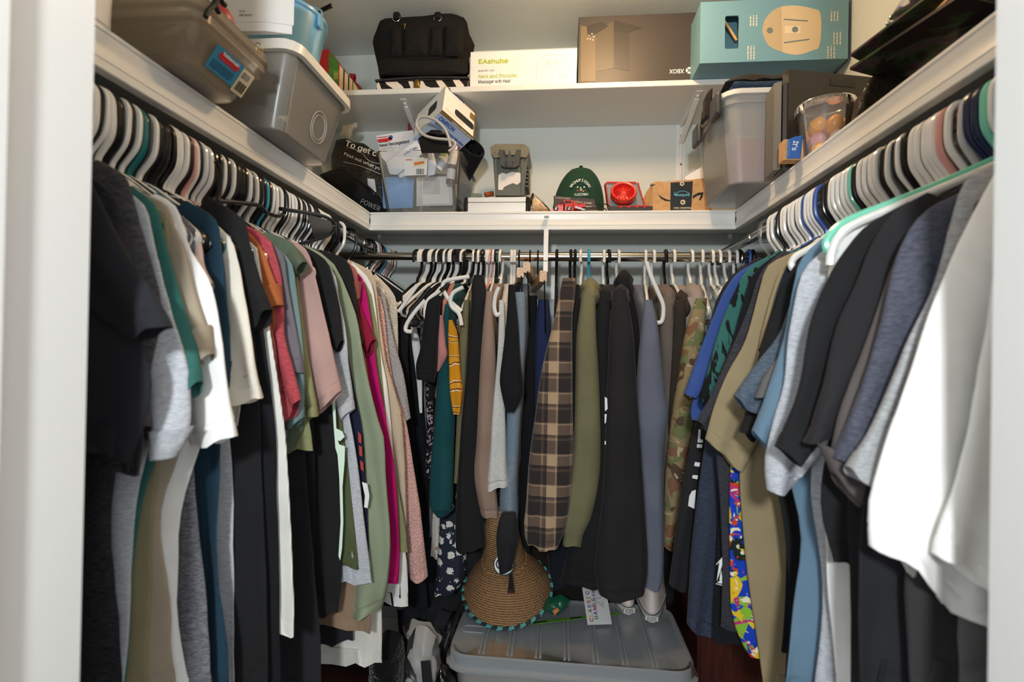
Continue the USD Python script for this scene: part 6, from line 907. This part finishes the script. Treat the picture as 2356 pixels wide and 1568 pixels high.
# shipping box with torn flap
am = (.296, .497, 1.745, 1.93); az = ZS+.103; t = thing('shipping_box', 'brown cardboard shipping box with black printed tape on the back shelf', 'box', (.4, 1.84, ZS))
q = [onY(am[2], *p) for p in ((1502, 420), (1546, 420), (1580, 414), (1636, 410), (1637, 490), (1502, 490))]
for p in q: p[2] = max(p[2], ZS)
part(t, 'carton', hull([A([p[0], y, p[2]]) for p in q for y in (am[2], am[3])]), KRAFT, False); fl = [onY(am[2], *p) for p in ((1502, 420), (1490, 436), (1484, 450), (1478, 470), (1500, 490))]
part(t, 'side_flap', hull([A([p[0], am[2]+.002+(q[0][0]-p[0])*1.4+dd, max(p[2], ZS)]) for p in fl+[q[0], q[5]] for dd in (0, .003)]), KRAFT, False)
part(t, 'torn_edge', cat_([hull([onY(am[2]+.001, *p)+A([0, d_, 0]) for p in w for d_ in (0, .003)]) for w in (((1496, 422), (1510, 417), (1530, 418), (1528, 424)), ((1548, 420), (1556, 414), (1572, 416), (1575, 422)), ((1600, 412), (1622, 409), (1637, 407), (1636, 414)))]), KRAFT, False)
TAPE = plain('tape_black', (34, 38, 44), .35); ay = am[2]-.0002; pq(t, [(1543, 420), (1594, 417), (1591, 470), (1590, 487), (1542, 487)], ay, TAPE, 'tape')
part(t, 'printed_disc', plate(sg.Point(0, 0).buffer(.0085), onface(ay-.0005, 1571, 465), FX, FZ, .0004), plain('tape_cream', (206, 190, 164), .5), False); part(t, 'printed_disc', plate(sg.Point(0, 0).buffer(.0075), onface(ay-.0005, 1569, 422.5), FX, FZ, .0004), plain('tape_cream', (206, 190, 164), .5), False)
for cx_, cy_, s in ((1571, 465, 1), (1569, 422.5, -1)): c = onface(ay-.001, cx_, cy_); part(t, 'printed_arrow', plate(sg.Polygon([(-.003*s, -.004), (-.003*s, .004), (.0045*s, 0)]), c, FX, FZ, .0004), TAPE, False)
SKY = plain('ink_sky', (100, 190, 214), .5); curve(t, [(1552, 448), (1562, 441), (1576, 440), (1587, 446)], ay-.0006, .0009, SKY); curve(t, [(1553, 441), (1551, 448), (1558, 449)], ay-.0006, .0009, SKY)
tx(t, 'prime', 1587, 446, -34, .009, SKY, ay-.0004, True, True); tx(t, 'video streaming', 1549, 480, 41, .0062, plain('ink_tapecream', (206, 190, 164), .5), ay-.0004, True); tx(t, 'movies and tv shows', 1553, 484.5, 32, .003, plain('ink_tapecream', (206, 190, 164), .5), ay-.0004)
pq(t, [(1514, 447), (1524, 454), (1536, 459), (1542, 460), (1542, 463), (1530, 462), (1520, 456)], ay, TAPE, 'printed_arrow'); pq(t, [(1594, 450), (1606, 443), (1618, 442), (1617, 452), (1611, 461), (1608, 460), (1613, 448), (1604, 450), (1594, 457)], ay, TAPE, 'printed_arrow'); pq(t, [(1495, 425), (1507, 423.5), (1507, 425.5), (1496, 428)], ay, TAPE, 'printed_mark')
solo('small_white_box', hull([onY(y, *q_) for y in (1.80, 1.84) for q_ in ((1574, 408), (1600, 392), (1624, 378), (1634, 382), (1632, 412), (1580, 414))]), PAPERW, 'small white open box standing behind the shipping box', 'box', False)
# ------------------------------------------------------------------ on the floor
LZ = .352; lq = (-.30, .385, 1.385, 1.735); bq_ = (-.255, .34, 1.42, 1.70)
t = thing('floor_tote', 'large clear plastic storage tote with a ribbed lid on the floor', 'storage box', (.04, 1.56, 0))
part(t, 'tote', tub(bq_, sub(lq, .012), .001, LZ-.012, r=.05, lip=.004, drop=.03), FROST2)
LIDM = translucent('lid_plastic', (196, 202, 206), .22, .35, 1.13); part(t, 'lid', grid(A([rr(*sub(lq, .14), LZ-.006, .02), rr(*sub(lq, .02), LZ-.006, .04), rr(*sub(lq, .012), LZ+.002, .05), rr(*sub(lq, .004), LZ+.002, .055), rr(*lq, LZ-.004, .06), rr(*lq, LZ-.030, .06), rr(*sub(lq, -.010), LZ-.034, .065), rr(*sub(lq, -.010), LZ-.040, .065), rr(*sub(lq, .004), LZ-.034, .055), rr(*sub(lq, .006), LZ-.012, .05), rr(*sub(lq, .14), LZ-.010, .02)]), True, True, True), LIDM, 50)
for x in (-.205, -.125, -.045, .035, .115, .195, .275):
    part(t, 'lid_rib', cat_([tube([(x+d, 1.415, LZ-.004), (x+d, 1.45, LZ-.0005), (x+d, 1.67, LZ-.0005), (x+d, 1.70, LZ-.004)], .0035, 8) for d in (-.006, .006)]), LIDM)
part(t, 'handle_recess', tube(np.c_[rrect(.07, .035, .014)+A([-.245, 1.53]), np.full(20, LZ-.005)], .002, 6, True), LIDM)
part(t, 'clip', box(-.335, -.311, 1.50, 1.62, LZ-.07, LZ-.0, .006), BLACKP, label='black clip handle')
for i, (c_, q_) in enumerate((((196, 192, 186), (-.22, .05, 1.45, 1.66)), ((126, 134, 148), (.07, .30, 1.45, 1.66)))): solo('folded_cloth', puff(A([(q_[0], q_[2], .02), (q_[1], q_[2], .02), (q_[1], q_[3], .02), (q_[0], q_[3], .02)]), (0, 0, 1), .2, 60+i, .02, back=.05), fabric(f'cloth_floor_{i}', c_), f'{("pale", "blue-grey")[i]} folded cloth inside the floor tote', 'cloth', 60)
# straw hat
STRAW = mat('straw', {'t': ('texture_coordinate', {}), 'w': ('wave_texture', {'scale': 44., 'bands_direction': 'z', 'distortion': 1.2, 'detail': 2., 'detail_scale': 6.}), 'v': ('voronoi_texture', {'scale': 150.}), 'x': ('math', {'math_type': 'add'}), 'b': ('bump', {'strength': .9, 'distance': .004}), 'r': ('rgb_ramp', {'ramp': [(.1, lin(140, 102, 66)), (.9, lin(182, 140, 96))]}), 'p': ('principled_bsdf', {'roughness': .75})},
    [('t.object', 'w.vector'), ('t.object', 'v.vector'), ('w.fac', 'x.value1'), ('v.distance', 'x.value2'), ('x.value', 'b.height'), ('w.fac', 'r.fac'), ('r.color', 'p.base_color'), ('b.normal', 'p.normal')])
hc = onZ(LZ+.004, 1168, 1345); hc[1] = 1.655; hc[0] = onY(1.655, 1168, 1340)[0]; HS = 1.06
prof = [(0, .315), (.02, .312), (.036, .30), (.046, .27), (.052, .22), (.058, .17), (.066, .13), (.082, .10), (.104, .07), (.122, .04), (.134, .012), (.137, .008), (.134, .005), (.120, .034), (.10, .064), (.06, .12), (.05, .2), (.04, .28), (0, .305)]
t = thing('straw_hat', 'woven straw hat with a teal whip-stitched brim standing on the tote lid', 'hat', (hc[0], hc[1], LZ)); tilt = rotx(.10)
def hx(m): return xf(m, rotx(.42)@roty(-.05)*HS, (hc[0], hc[1], LZ+.060))
part(t, 'hat_body', hx(lathe(prof, k=56)), STRAW, 50)
for nm, c_, ph in (('edge_stitch', (84, 160, 156), 0), ('edge_stitch', (40, 48, 52), 1)):
    m = cat_([tube([(.1375*math.cos(a_), .1375*math.sin(a_), .009+.003*s) for a_, s in ((k_*2*math.pi/52, -1), ((k_+.6)*2*math.pi/52, 0), ((k_+1.1)*2*math.pi/52, 1))], .0052, 7) for k_ in range(52) if (k_ % 2) == ph]); part(t, nm, hx(m), plain(f'stitch_{ph}', c_, .6), label=('teal whip stitch', 'dark whip stitch')[ph])
part(t, 'band', hx(tube([(.066*math.cos(a_), .066*math.sin(a_), .128+.002*math.sin(a_*24)) for a_ in np.linspace(0, 2*np.pi, 97)[:-1]], .0035, 7, True)), STRAW)
bd = onY(1.497, 1160, 1297); part(t, 'badge', plate(sg.Point(0, 0).buffer(.032).buffer(0), bd, (1, 0, 0), (0, .45, .62), .003), PRW, False, 'white oval badge')
for r0, r1_, dx in ((.032, .029, 0), (.015, .011, -.010), (.006, 0, -.010), (.015, .012, .016)):
    g_ = sg.Point(dx, 0).buffer(r0).difference(sg.Point(dx, 0).buffer(r1_)) if r1_ else sg.Point(dx, 0).buffer(r0); part(t, 'badge_print', plate(g_, bd+A([0, -.003, .001]), (1, 0, 0), (0, .45, .62), .0012), INK, False)
for k_ in range(7): part(t, 'tassel', tube(smooth_path(traced(1.485, [(1166+k_*.6, 1305), (1172+k_*.8, 1320), (1171+k_*1.6, 1345), (1168+k_*2.6, 1364)]), 3), .0013, 5), INK)
# classic games card, green strip, green packet
cy_ = 1.47; q = [onZ(LZ+.002, 1352, 1437), onZ(LZ+.002, 1408, 1435)]; up_ = [onY(q[0][1]+.09, 1338, 1342), onY(q[1][1]+.09, 1392, 1344)]
t = thing('game_card', 'white classic games card with colourful sideways letters leaning on the clothes', 'card', q[0]); P = q+up_[::-1]; nn_ = unit(np.cross(P[1]-P[0], P[3]-P[0])); nn_ = nn_ if nn_[1] < 0 else -nn_
part(t, 'card', hull(P+[p-nn_*.0015 for p in P]), plain('card_white', (206, 204, 204), .5), False)
ud = unit(P[3]-P[0]); rd = unit(P[1]-P[0]); rd = unit(rd-ud*np.dot(rd, ud)); cw = [(170, 50, 50), (190, 160, 60), (60, 120, 70), (60, 80, 150), (150, 60, 90), (120, 120, 60), (80, 60, 130)]
for row, (s, off, n0) in enumerate((('CLASSIC', .020, .008), ('GAMES', .036, .014))):
    for i, ch in enumerate(s): part(t, 'lettering', text(ch, .0115, P[0]+rd*off+ud*(n0+i*.0135)+nn_*.0008, ud, -rd, True, .0006), plain(f'letter_{(i+row*2) % 7}', cw[(i+row*2) % 7], .5), False)
part(t, 'lettering', text('HUNT', .012, P[0]+rd*.040+ud*.085+nn_*.0008, ud, -rd, False, .0006), INK, False); part(t, 'lettering', text('2G', .03, P[0]+rd*.060+ud*.045+nn_*.0008, ud, -rd, True, .0006), plain('ink_silver', (176, 174, 176), .5), False)
GN = plain('strip_green', (92, 150, 52), .4); a, b = onZ(LZ+.004, 1190, 1437), onZ(LZ+.004, 1426, 1410); d = unit(b-a); w_ = A([-d[1], d[0], 0])*.007
t = thing('wristband', 'narrow green paper strip with black print lying across the tote lid', 'strip', a); part(t, 'strip', hull([p+s*w_+A([0, 0, z]) for p in (a, b) for s in (-1, 1) for z in (0, .0012)]), GN, False)
for f0_, f1_ in ((.12, .28), (.5, .62), (.72, .86)): L0, L1 = a+(b-a)*f0_, a+(b-a)*f1_; part(t, 'printed_bar', hull([p+s*w_*.45+A([0, 0, z]) for p in (L0, L1) for s in (-1, 1) for z in (.0010, .0018)]), INK, False)
t = thing('green_packet', 'dark green foil packet with an orange end beside the straw hat', 'packet', onZ(LZ, 1280, 1400)); part(t, 'packet_body', puff(A([onY(1.56, *p) for p in ((1246, 1400), (1256, 1378), (1290, 1366), (1312, 1378), (1300, 1402), (1282, 1416), (1262, 1410))]), (0, -1, 0), .03, 71, .008), plain('foil_green', (24, 84, 58), .25), 60)
part(t, 'orange_end', puff(traced(1.525, [(1270, 1404), (1282, 1396), (1288, 1402), (1276, 1416)]), (0, -1, 0), .008, 3, .001), plain('orange_paper', (196, 122, 74), .6))
# sneakers, heels towards us
CANV = fabric('canvas_offwhite', (226, 212, 206)); RUB = plain('rubber_white', (214, 212, 206), .5); STR = plain('rubber_stripe', (44, 44, 48), .5)
def sneaker(px0, px1, py, label, yaw, hh):
    a, b = onZ(LZ+.002, px0, py), onZ(LZ+.002, px1, py); w = np.linalg.norm(b-a); c = (a+b)/2; L = .26; k = w/.072
    t = thing('sneaker', label, 'shoe', c, 'pair of sneakers'); out = []
    for s in np.linspace(0, 2*np.pi, 40, endpoint=False):
        x = math.cos(s); y = (1-math.sin(s))/2; wd = .036 if y < .25 else .036+.010*math.sin((y-.25)/.75*math.pi); out.append((x*wd*(1 if .12 < y < .9 else 1)*k, y*L*k))
    O = A(out); Rz = rotz(yaw)
    def ringz(sx, sy, z, y0=0): v = np.c_[O[:, 0]*sx, (O[:, 1]-L*k*.45)*sy+L*k*.45+y0, np.full(40, z)]; return v@Rz.T+A([c[0], c[1], LZ+.004])
    part(t, 'sole', grid(A([ringz(.97, .985, 0), ringz(1, 1, .003), ringz(1, 1, .028), ringz(.95, .975, .030)]), True, True, True), RUB, 40)
    for z in (.0065, .025): part(t, 'sole_stripe', tube(ringz(1.004, 1.002, z), .0013, 5, True), STR)
    part(t, 'upper', grid(A([ringz(.95, .975, .029), ringz(.94, .97, .045), ringz(.86, .84, hh*.6, -.012), ringz(.80, .62, hh*.85, -.03), ringz(.78, .5, hh, -.042), ringz(.70, .45, hh-.002, -.042), ringz(.7, .45, .05, -.04)]), True, True, True), CANV, 60)
    hp = A([0, -.0022, 0])@Rz.T+A([c[0], c[1], LZ+.004]); part(t, 'heel_patch', xf(hull([(x, y, z) for x in (-.017*k, .017*k) for y in (-.0015, .004) for z in (.009, .023)]), Rz, hp), RUB, False)
    for s_, zz, h_ in (('CONVERSE', .0165, .0042), ('ALL STAR', .0108, .0042)): part(t, 'lettering', text(s_, h_, hp+Rz@A([-.013*k, -.0017, zz]), Rz@A([1, 0, 0]), (0, 0, 1), True, .0005, .026*k), STR, False)
    part(t, 'heel_strip', xf(hull([(x, y, z) for x in (-.006, .006) for y, z in ((.004, .03), (.0085, .03), (.013, hh*.9), (.018, hh*.9))]), Rz, (c[0], c[1], LZ+.004)), CANV, False)
    return t
sneaker(1420, 1474, 1416, 'off-white canvas sneaker, left of the pair on the tote lid', .12, .10); sneaker(1469, 1529, 1434, 'off-white canvas sneaker, right and nearer of the pair on the tote lid', -.15, .115)
# left floor: black heap, plastic bags, shiny shoe
solo('clothes_heap', puff(A([(-.86, .98, .01), (-.47, .96, .01), (-.40, 1.16, .01), (-.40, 1.42, .01), (-.55, 1.5, .01), (-.86, 1.5, .01)]), (0, 0, 1), .24, 81, .03, 8, 9., .02), KD, 'heap of black clothes on the floor under the left rod', 'clothes', 60)
FUZ = fabric('fleece_black', (20, 20, 21), 'knit'); solo('fleece', puff(traced(1.40, [(868, 1470), (890, 1448), (925, 1456), (932, 1500), (928, 1568), (900, 1640), (840, 1640), (850, 1520)]), (0, -1, 0), .05, 82, .012), FUZ, 'black fleece garment standing beside the white plastic bag', 'garment', 60)
PLB = translucent('bag_white', (226, 226, 224), .22, .3)
solo('plastic_bag', puff(traced(1.45, [(940, 1470), (955, 1445), (985, 1440), (1006, 1462), (1012, 1490), (1022, 1540), (1016, 1640), (930, 1640), (930, 1530)]), (0, -1, 0), .06, 83, .022, 8, 28.), PLB, 'crumpled white plastic bag on the floor left of the tote', 'bag', 50)
solo('plastic_bag', puff(traced(1.52, [(930, 1440), (950, 1425), (990, 1432), (1020, 1470), (1010, 1520), (940, 1500)]), (0, -1, 0), .05, 84, .02, 8, 28.), PLB, 'second crumpled white plastic bag behind the first', 'bag', 50)
solo('strap', puff(traced(1.385, [(968, 1520), (990, 1518), (998, 1600), (974, 1600)]), (0, -1, 0), .004, 1, 0), KD, 'flat black strap hanging over the white plastic bag', 'strap')
t = thing('dress_shoe', 'shiny black shoe on the floor left of the tote', 'shoe', onY(1.38, 1015, 1560)); part(t, 'shoe_upper', puff(traced(1.40, [(1003, 1545), (1014, 1524), (1030, 1536), (1048, 1562), (1052, 1600), (1005, 1600)]), (0, -1, 0), .035, 85, .002), plain('patent_black', (16, 16, 17), .12, coat_weight=.8), 60)
solo('dark_bag', puff(traced(1.60, [(985, 1420), (1010, 1400), (1040, 1410), (1050, 1440), (1020, 1475), (1000, 1460)]), (0, -1, 0), .04, 86, .012), KD, 'dark bag wedged between the tote and the left wall clothes', 'bag', 60)
t = thing('tote_handle', 'black tilted strap handle left of the tote', 'strap', onY(1.46, 1040, 1440)); part(t, 'strap_body', tube(smooth_path(traced(1.46, [(1062, 1385), (1050, 1420), (1036, 1455), (1024, 1488)]), 4), .006, 8), BLACKP)

RW = mat('dark_red_wood', {'t': ('texture_coordinate', {}), 'm': ('mapping', {'scale': (26, 4, 2.5)}), 'n': ('noise_texture', {'scale': 4., 'detail': 4.}), 'r': ('rgb_ramp', {'ramp': [(.3, lin(58, 24, 17)), (.7, lin(84, 36, 25))]}), 'p': ('principled_bsdf', {'roughness': .5})}, [('t.object', 'm.vector'), ('m.vector', 'n.vector'), ('n.fac', 'r.fac'), ('r.color', 'p.base_color')])
t = thing('wooden_chest', 'dark reddish brown wooden chest on the floor behind the right-hand clothes', 'chest', (.64, 1.78, 0)); part(t, 'chest_body', box(.425, .855, 1.56, 2.0, .03, .50, .003), RW); part(t, 'chest_top', box(.415, .858, 1.545, 2.005, .501, .525, .004), RW)
for x0_, x1_ in ((.432, .637), (.641, .848)): part(t, 'door', box(x0_, x1_, 1.548, 1.5595, .05, .49, .003), RW)
for x0_ in (.43, .82): part(t, 'foot', box(x0_, x0_+.03, 1.57, 1.60, 0, .0305, .003), RW)
solo('dark_blanket', puff(A([(-.32, 1.80, .01), (.40, 1.80, .01), (.40, 2.0, .01), (-.32, 2.0, .01)]), (0, 0, 1), .52, 91, .03, 8, 10., .01), fabric('blanket_dark', (40, 35, 32)), 'dark folded blankets stacked behind the floor tote', 'blanket', 60)

solo('duffel_bag', puff(traced(1.74, [(912, 1372), (960, 1345), (1030, 1350), (1066, 1376), (1066, 1470), (1020, 1500), (920, 1490)]), (0, -1, 0), .06, 92, .012), KD, 'black duffel bag on the floor in the left corner behind the plastic bags', 'bag', 60)
